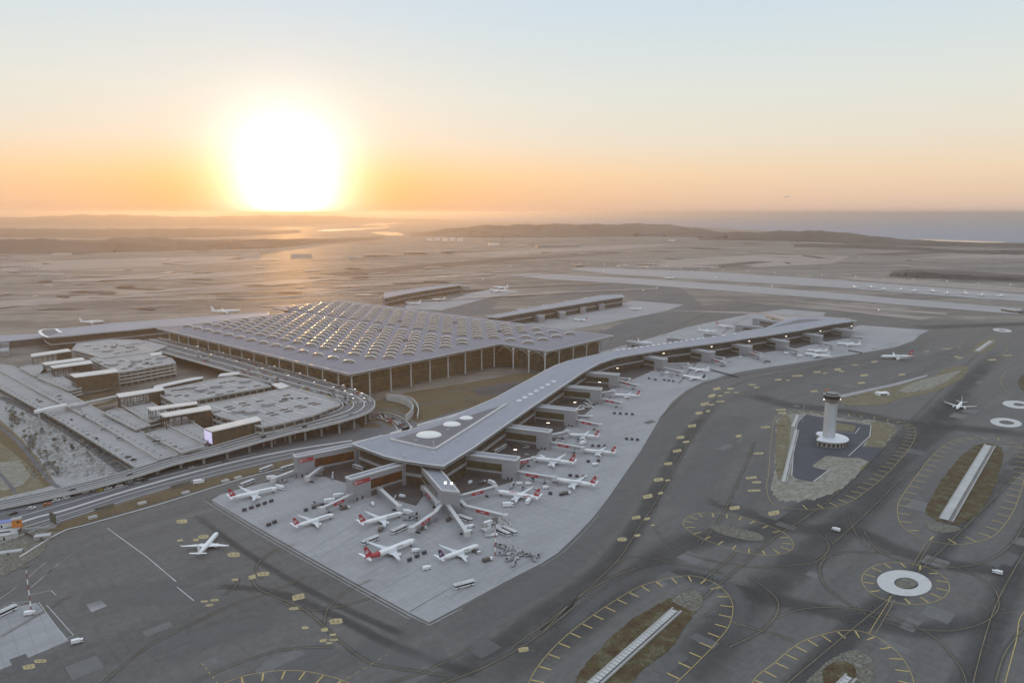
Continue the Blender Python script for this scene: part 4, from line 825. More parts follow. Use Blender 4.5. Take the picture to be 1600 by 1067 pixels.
# ------------------------------------------------------------------ viaduct: departures road with its loop
def zroad(s): return 17.5 if s<.42 else (17.5-(s-.42)/.2*3.5 if s<.62 else 14-(s-.62)/.38*12.7)
VC=[(225,531),(262,541),(300,551),(350,564),(400,578),(450,592),(500,606),(535,616),(553,623.5),(561,632),(552,642),(520,653),(480,663.5),(440,673),(385,688.5),(327,705),(267,720),(200,741),(112,764),(0,788),(-120,812)]
VW=[52,54,56,56,54,52,46,40,37,36,35,32,28,26,23,20,18,17,16,15,15]
pth=smooth_path(VC,5); nP=len(pth); cl=[]
for i,(u,v) in enumerate(pth):
    s=i/(nP-1); cl.append(P(u,v,zroad(s)))
wd=[]
for i in range(nP):
    x=i/5; k=min(int(x),len(VW)-2); wd.append(VW[k]+(VW[k+1]-VW[k])*(x-k))
via=thing('viaduct','long curving concrete viaduct that loops from the terminal front down to the highway','viaduct',(cl[50].x,cl[50].y,0)); vo=Vector((cl[50].x,cl[50].y,0))
nrm=[]
for i in range(nP):
    d=cl[min(nP-1,i+1)]-cl[max(0,i-1)]; d.z=0; d.normalize(); nrm.append(Vector((-d.y,d.x,0)))
def vstrip(mb,o0,o1,dz,th,mi=0,i0=0,i1=None):
    i1=i1 or nP-1
    for i in range(i0,i1):
        A=[cl[k]-vo+nrm[k]*o*wd[k]+Vector((0,0,dz+e)) for k in (i,i+1) for o in (o0,o1) for e in (0,th)]
        a0,a1,b0,b1,c0,c1,d0,d1=A
        mb.face((b1,a1,c1,d1)[::-1] if o0<o1 else (b1,a1,c1,d1),mi); mb.face((a0,b0,d0,c0),mi); mb.face((a0,c0,c1,a1),mi); mb.face((b0,b1,d1,d0),mi)
m=MB(); vstrip(m,-.5,.5,-1.5,1.5); m.build('deck',M_road,via,weld=True)
m=MB()
for o in (-.5,.5): vstrip(m,o-.012,o+.012,-1.9,2.9)
for o in (-.17,.17): vstrip(m,o-.02,o+.02,0,.55)
m.build('parapet',W_['trim'],via)
m=MB()
for o in (-.34,-.26,0,.26,.34,.42): vstrip(m,o-.003,o+.003,0.02,.03)
m.build('lane_line',W_['wl'],via)
for i in range(40,nP-12,3):
    z=cl[i].z-1.6
    if z<3: continue
    c=cl[i]-vo; m=MB()
    for o in ((-.33,.33) if wd[i]>30 else (.22,)):
        q=c+nrm[i]*o*wd[i]; m.tube((q.x,q.y,0),(q.x,q.y,z-1.2),1.25,1.25,8)
    a=c-nrm[i]*.42*wd[i]; e=c+nrm[i]*.46*wd[i]; m.bar((a.x,a.y,z-1.4),(e.x,e.y,z-1.4),2.4,1.4); m.build('pier_column',W_['conc'],via)
# ------------------------------------------------------------------ car parks
def sub(a,b_): return Vector((a[0]-b_[0],a[1]-b_[1],0))
def deckblock(name,label,uv,z,levels=4,z0=0,cat='car park',slots=(),drums=(),wallm=None,pil=9.,parp=True):
    pts=[P(u,v,z) for u,v in uv]; c=Vector((pts[0].x,pts[0].y,0)); t=thing(name,label,cat,c); pl=[(p.x-c.x,p.y-c.y) for p in pts]
    A=sum(pl[i][0]*pl[(i+1)%len(pl)][1]-pl[(i+1)%len(pl)][0]*pl[i][1] for i in range(len(pl)))
    if A<0: pl=pl[::-1]
    m=MB(); m.prism(pl,z-.9,z); m.build('top_deck',M_deck,t)
    inn=inset(pl,3.2); m=MB(); m.prism(inn,z0,z-.92,bottom=False); m.build('wall',W_['clad_d'],t)
    i2=inset(pl,.7); n=len(pl)
    m=MB()
    h=(z-z0)/levels
    for k in range(1,levels):
        for i in range(n):
            j=(i+1)%n; m.prism([pl[i],pl[j],inn[j],inn[i]],z0+h*k-.8,z0+h*k+.75)
    if parp:
        for i in range(n):
            j=(i+1)%n; m.prism([pl[i],pl[j],i2[j],i2[i]],z-1.2,z+1.1)
    m.build('floor_edge',W_['conc_l'],t)
    if pil:
        m=MB(); i3=inset(pl,.5)
        for i in range(n):
            a,b_=Vector(i3[i]),Vector(i3[(i+1)%n]); L_=(b_-a).length; k=max(1,round(L_/pil))
            for q in range(k): p=a.lerp(b_,q/k); m.box((p.x,p.y,z0),(1.1,1.1,z-z0-1.3),AX)
        tag(m.build('pillar',W_['conc'],t),kind='stuff')
    if name=='parking_garage':
        ins_=inset(pl,4.); xs=[p[0] for p in pl]; m=MB(); D=Vector((ea.x,ea.y)); N_=Vector((-D.y,D.x)); cc=Vector((sum(p[0] for p in pl)/n,sum(p[1] for p in pl)/n))
        def inside(p):
            r=False
            for i in range(n):
                a,b_=ins_[i],ins_[i-1]
                if (a[1]>p.y)!=(b_[1]>p.y) and p.x<(b_[0]-a[0])*(p.y-a[1])/(b_[1]-a[1])+a[0]: r=not r
            return r
        for k in range(-30,31):
            for q in range(-24,24):
                p0=cc+N_*k*8.+D*q*6.; p1=p0+D*5.4
                if inside(p0) and inside(p1): m.ribbon([(p0.x,p0.y,z+.05),(p1.x,p1.y,z+.05)],1.5 if k%3==0 else .6)
        m.build('bay_line',W_['trim'],t)
    if slots:
        for u,v in slots:
            p=P(u,v,z)-c; m=MB(); m.box((p.x,p.y,z),(9.,1.5,1.),R(41)); m.build('light_well',W_['clad_d'],t)
    for u,v in drums:
        p=P(u,v,z)-c; m=MB(); m.tube((p.x,p.y,z),(p.x,p.y,z+3.2),7.2,7.2,18); m.build('ramp_drum',W_['clad'],t)
    return t
M_deck=ground_mat('parking_deck',[(.3,(.27,.265,.265)),(.5,(.355,.35,.35)),(.7,(.30,.295,.295))],1/30.,(.3,1.5,1),R(41),rough=.85,fine=(1/3.,.1))
g1=deckblock('parking_garage','farthest parking garage with open floors behind the sunlit canopies',[(112,547),(162,560),(240,550),(262,541),(215,531),(170,531),(120,537)],19.5,4,slots=((165,548),(183,552.5),(201,549.5),(178,543),(191,541),(206,538.5),(150,545),(212,546.5),(137,541)),drums=((168,549.5),(203,543)))
g2=deckblock('parking_garage','parking garage with banded brown side beside the patterned tower facade',[(140,562),(185,583),(205,580),(275,567.5),(268,560),(235,551.5),(163,561.5),(152,557)],19.5,4,slots=((166,570),(189,564.5),(209,564),(231,561.5),(249,567),(228,569),(195,576.5),(217,575),(155,566)),drums=((176,571),(214,565.5),(252,560)))
g3=deckblock('parking_garage','parking garage with round drums left of the small flat brown canopy',[(240,612),(275,632),(345,618),(424,604),(400,594),(360,588),(322,596),(282,604)],20.5,3,slots=((262,607),(273,610),(285,609),(300,604.5),(309,606.5),(330,614),(348,598),(362,596),(378,606),(360,612),(343,616.5),(402,603),(262,618)),drums=((297,607),(314,610.5),(338,605),(383,597)))
g4=deckblock('parking_garage','parking garage with white pillars facing the curved viaduct',[(302,634),(345,652),(410,668),(445,661),(490,649),(532,633),(526,628),(500,618),(455,607),(430,610),(345,629)],20.5,3,slots=((357,636),(362,639),(379,630.5),(385,633.5),(406,627),(422,646),(429,648.5),(444,640.5),(451,643),(466,635),(473,637),(487,630.5),(495,632),(448,618),(338,644)),drums=((373,644),(393,645),(419,633)),pil=12.)
def deck(name,label,uv,z,z0=0):
    return deckblock(name,label,uv,z,max(1,int(z/4)),z0,'parking deck',pil=0)
d1=deck('parking_deck','lowest and outermost long pale parking deck beside the grey scrub',[(-130,546),(0,607),(100,662),(212,731),(247,721),(150,661),(60,614),(0,583),(-60,556)],7.)
d2=deck('parking_deck','second long pale parking deck from the grey scrub',[(-30,565),(30,596),(60,613),(150,660),(248,719),(280,710),(200,662),(155,641),(105,614),(60,592),(20,572)],9.)
d3=deck('parking_deck','upper pale parking deck beside the big patterned facade',[(58,590),(108,611),(128,606),(96,588),(80,574),(68,576)],12.)
d3b=deck('parking_deck','small upper parking deck left of the twin sunlit canopies',[(30,575),(55,588),(76,582),(70,572),(54,566)],12.)
d4=deck('parking_deck','pale upper deck between the first bare canopy and the twin canopies',[(160,645),(213,672),(236,665),(186,638)],12.)
d5=deck('parking_deck','pale deck right below the twin flat canopies',[(228,678),(284,708),(320,698),(262,668)],12.)
d6=deck('parking_deck','pale deck behind the twin canopies next to the light wells',[(256,662),(318,694),(335,682),(290,652),(270,655)],14.)
d7=deck('parking_deck','pale deck under the first bare canopy',[(190,634),(232,660),(270,650),(236,628),(212,622)],14.)
def canopy(label,uv,zt,zb,screen=False,ptn=False):
    """uv: near-left, near-right, far-right, far-left corners of the roof"""
    pts=[P(u,v,zt) for u,v in uv]; c=Vector((pts[0].x,pts[0].y,zb)); t=thing('canopy_tower',label,'canopy',c); pl=[(p.x-c.x,p.y-c.y) for p in pts]; H_=zt-zb
    m=MB(); m.prism(pl,H_-1.,H_); m.build('roof',W_['canopy'],t)
    inn=[Vector(p) for p in inset(pl,1.2)]
    m=MB()
    for i in range(4):
        a,b_=inn[i],inn[(i+1)%4]; L_=(b_-a).length; k=max(1,round(L_/7))
        for q in range(k): p=a.lerp(b_,q/k); m.box((p.x,p.y,0),(.7,.7,H_-1),AX)
        for z in (H_*.35,H_*.68): m.bar((*a,z),(*b_,z),.4,.5)
    m.build('frame',W_['brown'],t)
    a,b_=inn[0],inn[1]; 
    m=MB(); f0,f1=(.0,1.) if ptn else (.62,1.)
    p0,p1=a.lerp(b_,f0),a.lerp(b_,f1); l_=(p1-p0).length
    off=Vector((0,1.2)) if not ptn else Vector((0,.2))
    p0=p0+off; p1=p1+off
    m.face([(p0.x,p0.y,0),(p1.x,p1.y,0),(p1.x,p1.y,H_-1.05),(p0.x,p0.y,H_-1.05)],0,((0,0),(l_,0),(l_,H_-1),(0,H_-1)))
    q0,q1=inn[1],inn[2]; l2=(q1-q0).length; m.face([(q0.x-.2,q0.y,0),(q1.x-.2,q1.y,0),(q1.x-.2,q1.y,H_-1.05),(q0.x-.2,q0.y,H_-1.05)],0,((0,0),(l2,0),(l2,H_),(0,H_)))
    m.build('lattice_screen',GL['park'],t)
    if screen:
        a,b_=Vector(pl[0]),Vector(pl[3]); d=(b_-a).normalized(); n=Vector((d.y,-d.x)) 
        if n.x>0: n=-n
        s=a+n*.3; e=b_+n*.3; m=MB(); m.face([(s.x,s.y,2.),(e.x,e.y,2.),(e.x,e.y,H_-1.3),(s.x,s.y,H_-1.3)]); m.build('screen',W_['screen'],t)
    return t
canopy('farthest sunlit canopy on slim frames at the far left of the car parks',[(49,557),(112,548),(106,544.5),(48,553)],25,12)
canopy('rear one of the twin sunlit canopies on the left',[(71,570),(133,562),(129,558),(65,566.5)],25,10)
canopy('front one of the twin sunlit canopies on the left',[(83,575),(145,567),(141,562.5),(78,571.5)],25,10)
canopy('sunlit canopy over the big brown patterned facade',[(117,589.5),(185,580.5),(180,575.5),(109,584.5)],27,6,ptn=True)
canopy('bare frame canopy standing alone beside the footbridge ramp',[(186,620.5),(258,608.5),(253,604.5),(181,615)],27,7)
canopy('rear one of the twin flat canopies in the middle of the car parks',[(237,641),(309.5,630.5),(307,626.5),(229,636.5)],26,8)
canopy('front one of the twin flat canopies in the middle of the car parks',[(257,651),(331,639),(327,632.5),(248,646)],26,8)
canopy('nearest canopy, carrying a lit violet screen on its end',[(331,674),(408.5,656),(401,650),(319,669)],25,10,screen=True,ptn=True)
def pavil(label,uv,zt):
    pts=[P(u,v,zt) for u,v in uv]; c=Vector((pts[0].x,pts[0].y,17.5)); t=thing('entrance_pavilion',label,'pavilion',c); pl=[(p.x-c.x,p.y-c.y) for p in pts]
    m=MB(); m.prism(pl,zt-18.6,zt-17.5); m.build('roof',W_['canopy'],t); m=MB(); m.prism(inset(pl,2.),0,zt-18.62); m.build('wall',W_['clad_d'],t)
pavil('flat roofed pavilion between the first two garages and the road',[(340,588),(374,584),(374,580.5),(345,583.5)],23)
pavil('flat roofed pavilion above the garage with white pillars',[(437,607),(453,603),(440,597.5),(424,600)],23)
pavil('low dark stair house on the roof of the banded garage',[(236,556),(254,553),(251,549.5),(234,551.5)],21)
# footbridge
fb=thing('footbridge','slim white covered footbridge crossing the two outer parking decks','footbridge',P(104,638)); fo=P(104,638)
A=P(55,646,14)-fo; B_=P(104,635,13)-fo; C_=P(182,619,11)-fo
m=MB(); m.bar(A,B_,4.5,1.0); m.bar(B_,C_,5,.8); m.build('deck',W_['conc_l'],fb)
m=MB(); m.bar(A+Vector((0,0,1.)),B_+Vector((0,0,1.)),4.2,2.6); m.build('cover',W_['white'],fb)
m=MB(); 
for q in (A+Vector((3,1.5,0)),B_): m.tube((q.x,q.y,0),(q.x,q.y,q.z),1.1,1.1,8)
m.build('pillar',W_['conc'],fb)
island('grass',[(135,635),(165,628),(181,622),(181,629),(150,636),(138,639)],M_gst,7.5,2)
sheet('grass',[(113,622),(186,604),(188,612),(182,615),(150,622),(128,628)],.5,M_gst)
# low round pavilion roof between the garages
b=MB(); c=P(305,597,0); t=thing('low_pavilion','low pale curved roof between the two pairs of garages','pavilion',P(285,598)); o_=P(285,598)
pl=[(p.x-o_.x,p.y-o_.y) for p in uvz([(240,608),(262,602),(290,596),(315,591),(318,588),(300,590),(270,596),(240,603)],8)]; m=MB(); m.prism(pl,7,8); m.build('roof',W_['canopy'],t); m=MB(); m.prism(inset(pl,1.5),0,6.98); m.build('wall',W_['clad_d'],t)
# boarding-side buildings left of the garages
for lab,uv,h in (('long low grey shed below the pale rear pier at the left edge',[(0,549),(14,548),(14,543),(0,544)],9),('grey service building at the far left under the pier end',[(0,537),(14,536),(15,531),(0,531)],10)):
    o_=P(*uv[0]); t=thing('service_building',lab,'building',o_); pl=[(p.x-o_.x,p.y-o_.y) for p in uvz(uv,h)]; m=MB(); m.prism(pl,0,h-.7,bottom=False); m.build('wall',W_['clad'],t); m=MB(); m.prism(pl,h-.7,h); m.build('roof',W_['roofp'],t)
t=thing('pier_annex','low dark annex with a long flat roof beside the pale rear pier','building',P(0,536)); o_=P(0,536)
pl=[(p.x-o_.x,p.y-o_.y) for p in uvz([(-60,541),(0,534),(75,527),(80,521),(60,521),(0,524),(-60,528)],12)]; m=MB(); m.prism(pl,0,11.2,bottom=False); m.build('wall',W_['clad_d'],t); m=MB(); m.prism(pl,11.2,12); m.build('roof',W_['roofp'],t)
# ------------------------------------------------------------------ airliners
def fuselage_mb(Lf,D,zc,red_tail=False,art=False):
    m=MB(); N=14
    prof=[(.5,.02,-.16),(.494,.24,-.14),(.48,.48,-.10),(.455,.74,-.05),(.42,.93,-.01),(.38,1,0),(.2,1,0),(.02,1,0),(-.14,1,0),(-.22,.97,.02),(-.30,.84,.11),(-.38,.62,.24),(-.44,.42,.34),(-.485,.22,.40),(-.5,.08,.42)]
    rings=[[(x*Lf,D/2*r*math.cos(2*math.pi*k/N),zc+D/2*(dz+r*1.03*math.sin(2*math.pi*k/N))) for k in range(N)] for x,r,dz in prof]
    for i in range(len(rings)-1):
        x=prof[i][0]
        for k in range(N):
            mi=0
            if red_tail and x<-.14: mi=1
            if art and -.25<x<.22 and (k*7+i*5)%4==0 and k not in (3,4): mi=1+(k+i)%2
            j=(k+1)%N; m.face((rings[i][k],rings[i+1][k],rings[i+1][j],rings[i][j]),mi)
    m.face(rings[0]); m.face(rings[-1][::-1]); return m
def slab(m,pts_root,pts_tip,t0,t1,mi=0):
    "wing panel: root and tip chords as (leading, trailing) points, thickness up"
    (l0,r0),(l1,r1)=pts_root,pts_tip
    U=lambda p,t:(p[0],p[1],p[2]+t)
    m0=[(Vector(l0)*.65+Vector(r0)*.35),(Vector(l1)*.65+Vector(r1)*.35)]
    top=[U(m0[0],t0/2),U(m0[1],t1/2)]; bot=[U(m0[0],-t0/2),U(m0[1],-t1/2)]
    for a,b_ in ((l0,l1),): m.face((a,b_,top[1],top[0]),mi); m.face((top[0],top[1],r1,r0),mi); m.face((r0,r1,bot[1],bot[0]),mi); m.face((bot[0],bot[1],b_,a),mi); m.face((l1,bot[1],r1,top[1]),mi)
PLM={}
def plane_mats(liv):
    W=W_
    return {'tk':(W['white'],W['red'],W['wing']),'at':(W['white'],W['red'],W['wing']),'pu':(W['white'],W['purple'],W['wing']),'wh':(W['white'],W['white'],W['wing']),'bk':(W['white'],W['navy'],W['wing']),'ar':(W['white'],W['red'],W['wing'])}[liv]
def make_plane(liv,Lf,wide):
    D=.092*Lf if wide else .098*Lf; zc=D*.5+Lf*.035; span=Lf*(.96 if wide else .92)
    body,fin_m,wing_m=plane_mats(liv)
    t=thing('airliner','x','airliner')
    f=fuselage_mb(Lf,D,zc,liv=='at',liv=='ar').build('fuselage',[body,W_['red'],W_['clad_d']],t,smooth=True,weld=True)
    m=MB()
    for s in (-1,1):
        for k in range(34):
            x=Lf*(.37-.62*k/33)
            if abs(k-16)<1: continue
            y=s*D*.497; z=zc+D*.10; m.face([(x,y,z),(x+Lf*.006,y,z),(x+Lf*.006,y*.985,z+D*.075),(x,y*.985,z+D*.075)])
    m.build('window_row',W_['navy'],f)
    m=MB(); m.face([(Lf*.474,-D*.23,zc+D*.10),(Lf*.474,D*.23,zc+D*.10),(Lf*.455,D*.27,zc+D*.27),(Lf*.455,-D*.27,zc+D*.27)])
    for s in (-1,1): m.face([(Lf*.474,s*D*.24,zc+D*.10),(Lf*.450,s*D*.40,zc+D*.10),(Lf*.443,s*D*.38,zc+D*.25),(Lf*.455,s*D*.28,zc+D*.27)])
    m.build('cockpit_window',W_['black'],f)
    for s in (-1,1):
        m=MB(); zr=zc-D*.28; yr=s*D*.30
        root=((Lf*.10,yr,zr),(-Lf*.085,yr,zr)); kink=((Lf*.02,s*span*.19,zr+Lf*.012),(-Lf*.075,s*span*.19,zr+Lf*.012)); tip=((-Lf*.125,s*span*.5,zr+Lf*.05),(-Lf*.16,s*span*.5,zr+Lf*.05))
        slab(m,root,kink,Lf*.022,Lf*.013); slab(m,kink,tip,Lf*.013,Lf*.004)
        slab(m,tip,((-Lf*.165,s*span*.505,zr+Lf*.09),(-Lf*.182,s*span*.505,zr+Lf*.09)),Lf*.004,Lf*.003)
        m.build('wing',wing_m if liv!='wh' else body,t)
        m=MB(); x0=Lf*.085; ye=s*span*.17; ze=zr-Lf*.028; r=Lf*.030
        for a,b_,ra,rb in ((0,.012,.82,1),(.012,.07,1,1.02),(.07,.11,1.02,.66)): m.tube((x0-a*Lf,ye,ze),(x0-b_*Lf,ye,ze),r*ra,r*rb,12,cap=(a!=.012))
        m.build('engine',body if liv!='at' else W_['white'],t)
        m=MB(); m.bar((x0-Lf*.03,ye,ze+r*.7),(x0-Lf*.11,ye,ze+r*.9),Lf*.008,Lf*.016); m.build('pylon',W_['wing'],t)
        m=MB(); zt=zc+D*.20; slab(m,((-Lf*.405,s*D*.16,zt),(-Lf*.475,s*D*.16,zt)),((-Lf*.468,s*span*.185,zt+Lf*.02),(-Lf*.50,s*span*.185,zt+Lf*.02)),Lf*.009,Lf*.003); m.build('tailplane',body,t)
    fm=MB(); zt=zc+D*.42; hf=Lf*.165; y=Lf*.005
    A_=[(-Lf*.345,0,zt),(-Lf*.44,0,zt+hf*.93),(-Lf*.455,0,zt+hf),(-Lf*.503,0,zt+hf),(-Lf*.47,0,zt-D*.05)]
    for s in (-1,1): fm.face([(a,s*(y if i in(0,4) else y*.4),c) for i,(a,b_,c) in enumerate(A_)][::s])
    Lq=[(a,-(y if i in(0,4) else y*.4),c) for i,(a,b_,c) in enumerate(A_)]; Rq=[(a,(y if i in(0,4) else y*.4),c) for i,(a,b_,c) in enumerate(A_)]
    for i in range(5): j=(i+1)%5; fm.face((Lq[i],Rq[i],Rq[j],Lq[j]))
    fn=fm.build('fin',fin_m,t)
    if liv in ('tk','at','pu','ar'):
        em=MB(); cx,cz,rd=-Lf*.445,zt+hf*.42,Lf*.028
        for s in (-1,1):
            yy=s*(y+.07); o_=[]; i_=[]
            for k in range(14):
                a=2*math.pi*k/14; o_.append((cx+rd*math.cos(a),yy,cz+rd*math.sin(a))); i_.append((cx+rd*.68*math.cos(a)+rd*.08,yy,cz+rd*.68*math.sin(a)))
            for k in range(14): em.face((o_[k],o_[(k+1)%14],i_[(k+1)%14],i_[k]))
            em.face([(cx+rd*x,yy,cz+rd*z) for x,z in ((.5,.3),(-.1,.1),(-.5,-.4),(.15,-.25))])
        em.build('emblem',W_['white'] if liv!='pu' else W_['wing'],fn)
    word={'tk':'TURKISH AIRLINES','at':'atlasglobal','pu':'Anadolu'}.get(liv)
    if word:
        for s in (-1,1):
            X=Vector((-s,0,0)); 
            M=Matrix.Translation((Lf*(.36 if s<0 else .10),s*D*.505,zc+D*.27))@Matrix(((-s*-1 if s<0 else -1,0,0,0),(0,0,s,0),(0,1,0,0),(0,0,0,1)))
            if s<0: M=Matrix.Translation((Lf*.08,s*D*.505,zc+D*.27))@Matrix(((1,0,0,0),(0,0,-1,0),(0,1,0,0),(0,0,0,1)))
            text_obj(word,D*(.34 if liv!='pu' else .42),'lettering',W_['clad_d'] if liv!='pu' else W_['navy'],f,M)
    m=MB()
    for x,yv in ((.40,0),(-.03,-.075),(-.03,.075)):
        m.tube((x*Lf,yv*Lf,D*.2),(x*Lf,yv*Lf,zc-D*.3),Lf*.006,Lf*.006,6)
        for q in (-1,1): m.tube((x*Lf,yv*Lf+q*Lf*.006,Lf*.013),(x*Lf,yv*Lf+q*Lf*.016,Lf*.013),Lf*.013,Lf*.013,10,1)
    m.build('landing_gear',[W_['metal'],W_['rubber']],t)
    return t
PROTO={}
def airliner(label,liv,nose,tail,L_=None,wide=False,group=None):
    n=P(*nose,4.2); e=P(*tail,4.2); d=n-e; d.z=0; Lr=d.length
    Lf=L_ or min(max(Lr,31),66)
    if Lf>52: wide=True
    c=(n+e)/2; d.normalize()
    if L_ is None or True: c=n-d*Lf/2 if L_ is None else (n+e)/2
    key=(liv,wide); base=62. if wide else 40.
    if key not in PROTO:
        o=make_plane(liv,base,wide); PROTO[key]=o
    else: o=dup(PROTO[key])
    o.location=(c.x,c.y,.2); o.rotation_euler=(0,0,math.atan2(d.y,d.x)); o.scale=(Lf/base,)*3; o['label']=label
    o['group']=group or 'airliners parked at the pier gates'
    return o
AL=[('white airliner with red emblem tail parked nearest the verge, left of the lounge blocks','tk',(434,761),(357,778)),
('white red-tailed airliner between a dark baggage train and the lettered lounge block','tk',(522,801),(458,821)),
('white red-tailed airliner nose-in at the second lounge block','tk',(630,799),(561,817)),
('white airliner with red rear fuselage and red tail','at',(649,842),(569,873)),
('white airliner with purple tail and lettered fuselage','pu',(748.5,849),(685,872)),
('red-tailed airliner with colourful art painted along its fuselage','ar',(776,766),(844,777)),
('long white red-tailed airliner at the end of the lowest red-panelled bridge','tk',(864,747),(932,757)),
('red-tailed airliner beside the first right-hand gate block','tk',(832,715),(899,723)),
('red-tailed airliner at the red-panelled bridge of the second right-hand block','tk',(909,701),(962,706)),
('smaller red-tailed airliner just behind the third pair of bridges','tk',(886,677),(936,680.5)),
('red-tailed airliner by the fifth gate block near the bend of the apron edge','tk',(959,615),(1000,617)),
('white airliner with a black tail at the sixth gate block','bk',(1066,585.5),(1102,592)),
('plain white airliner behind the black-tailed one','wh',(1075,573.5),(1108,579)),
('white airliner in front of a second one near the ninth gate block','wh',(1257,551.5),(1297,557.5)),
('white airliner tucked behind another near the ninth gate block','wh',(1260,545.5),(1293,548)),
('white airliner at the tenth gate block near the forked pier end','wh',(1307,535.5),(1345,538.5)),
('white airliner on the back side of the pier beside two red sign ends','tk',(1146,510.5),(1119,507.5)),
('pale airliner on the back side of the pier, half behind its roof','wh',(1121,517.5),(1091,515.5)),
('white airliner on the back side of the pier nearest the big roof','wh',(1020,535.5),(996,532.5)),
('airliner parked at the middle of the straight rear pier','tk',(896,498),(918,500)),
('airliner at the far end of the straight rear pier','wh',(982,481),(1002,482.5)),
('airliner beyond the tip of the farthest pier, in front of its twin','wh',(765,453.5),(792,456)),
('airliner beyond the tip of the farthest pier, behind its twin','wh',(771,448.5),(794,450)),
('hazy airliner at the foot of the farthest pier, nearer the skylights','wh',(633,473),(658,474)),
('hazy airliner at the middle of the farthest pier','wh',(675,467),(696,468)),
('airliner behind the white-rimmed end of the left pier','wh',(163,502),(124,503.5)),
('airliner behind the left pier where it meets the skylit roof','wh',(376,486),(326,488)),
]
for a in AL: airliner(*a)
airliner('white airliner with a plain tail taxiing alone on the dark asphalt at lower left','wh',(338,832),(311,863),36,group='taxiing airliners')
airliner('white airliner taxiing toward the viewer on the dark taxiway at right','wh',(1491,643),(1507,622),38,group='taxiing airliners')
airliner('long white airliner seen side-on, taxiing past the tip of the pier','tk',(1376,557),(1426,557),None,group='taxiing airliners')
airliner('distant airliner rolling on the farther runway above the straight rear pier','wh',(1036,433.5),(1055,434.5),40,group='taxiing airliners')
o=airliner('small airliner climbing away in the sky over the sea','wh',(1234,600),(1225,600),40,group='taxiing airliners'); del o['group']
q=P(1229,308.5,262.); o.location=(q.x,q.y,262.); o.rotation_euler=(R(3),R(-9),R(-20)); s_=q.length*9.5/1140/40; o.scale=(s_*1.0,)*3
# far row queueing on the runway: too small for parts
qm=MB(); fuselage_mb(40,4.2,3.4); q0=fuselage_mb(40,4.2,3.4)
for s in (-1,1):
    slab(q0,((4,s*1.2,2.6),(-4,s*1.2,2.6)),((-5,s*18,4),(-6.5,s*18,4)),.9,.2); slab(q0,((-16,s*.8,4.2),(-19,s*.8,4.2)),((-18.7,s*7,5),(-20,s*7,5)),.4,.1)
    q0.tube((3.5,s*6,1.8),(-.5,s*6,1.8),1.2,1.,8)
slab(q0,((-14,0,5),(-18.8,0,5)),((-18,0,11.5),(-20,0,11.5)),.3,.1); 
q0.face([(-14,0,5),(-18,.0,11.6),(-20,0,11.6),(-18.8,0,5)])
qo=None
for k,(x,y) in enumerate([(540,195),(645,195),(725,207),(830,210),(915,218),(1030,220),(1120,232),(1235,235),(1335,245),(1455,250)]):
    p=P(1200+x/4,400+y/4+1,.7)
    if qo is None: qo=tag(q0.build('airliner',W_['white'],weld=True),'tiny white airliner in the far row queueing along the runway','airliner','airliners queueing on the far runway'); o=qo
    else: o=dup(qo)
    o.location=p; o.rotation_euler=(0,0,math.atan2(-p.y,-p.x)+R(random.uniform(-14,14))); o.scale=(1.1,)*3
# ------------------------------------------------------------------ jet bridges
def jet_bridge(label,uv,red=False,z=4.6):
    pts=[P(u,v,z) for u,v in uv]; c=Vector((pts[0].x,pts[0].y,0)); t=thing('jet_bridge',label,'jet bridge',c); t['group']='passenger boarding bridges'
    q=[p-c for p in pts]
    m=MB(); m.tube((0,0,0),(0,0,z),.9,.9,8); m.build('column',W_['metal'],t)
    m=MB(); m.tube((0,0,z-.4),(0,0,z+3.4),2.6,2.6,12); m.build('rotunda',W_['clad'],t)
    m=MB(); k=MB()
    for i in range(len(q)-1):
        m.bar(q[i],q[i+1],3.0,3.0,0); k.bar(q[i]+Vector((0,0,3.02)),q[i+1]+Vector((0,0,3.02)),3.2,.22)
    tn=m.build('tunnel',W_['clad'],t); k.build('tunnel_roof',W_['trim'],tn)
    d=(q[-1]-q[-2]); L_=d.length; d.normalize(); n=Vector((d.y,-d.x,0))
    if n.y>0: n=-n
    m=MB(); e=q[-1]; m.bar(e-d*.5,e+d*3.,4.2,3.8); m.build('cab',W_['trim'],t)
    g=q[-2].lerp(q[-1],.78); m=MB()
    for s in (-1,1): m.tube((g.x+n.x*1.3*s,g.y+n.y*1.3*s,0.6),(g.x+n.x*1.3*s,g.y+n.y*1.3*s,z),.3,.3,6)
    m.box((g.x,g.y,0),(1.2,3.6,1.1),math.atan2(d.y,d.x),1); m.build('wheel_bogie',[W_['metal'],W_['rubber']],t)
    if red:
        a=q[-2].lerp(q[-1],.30)+n*1.56; b_=q[-2].lerp(q[-1],.30+min(.45,12/L_))+n*1.56
        m=MB(); m.face([(a.x,a.y,z+.15),(b_.x,b_.y,z+.15),(b_.x,b_.y,z+2.75),(a.x,a.y,z+2.75)]); pn=m.build('ad_panel',W_['red'],tn)
        a2,b2=a.lerp(b_,.3)+n*.04,a.lerp(b_,.7)+n*.04; m=MB(); m.face([(a2.x,a2.y,z+1.2),(b2.x,b2.y,z+1.2),(b2.x,b2.y,z+1.8),(a2.x,a2.y,z+1.8)]); m.build('lettering_strip',W_['trim'],pn)
    return t
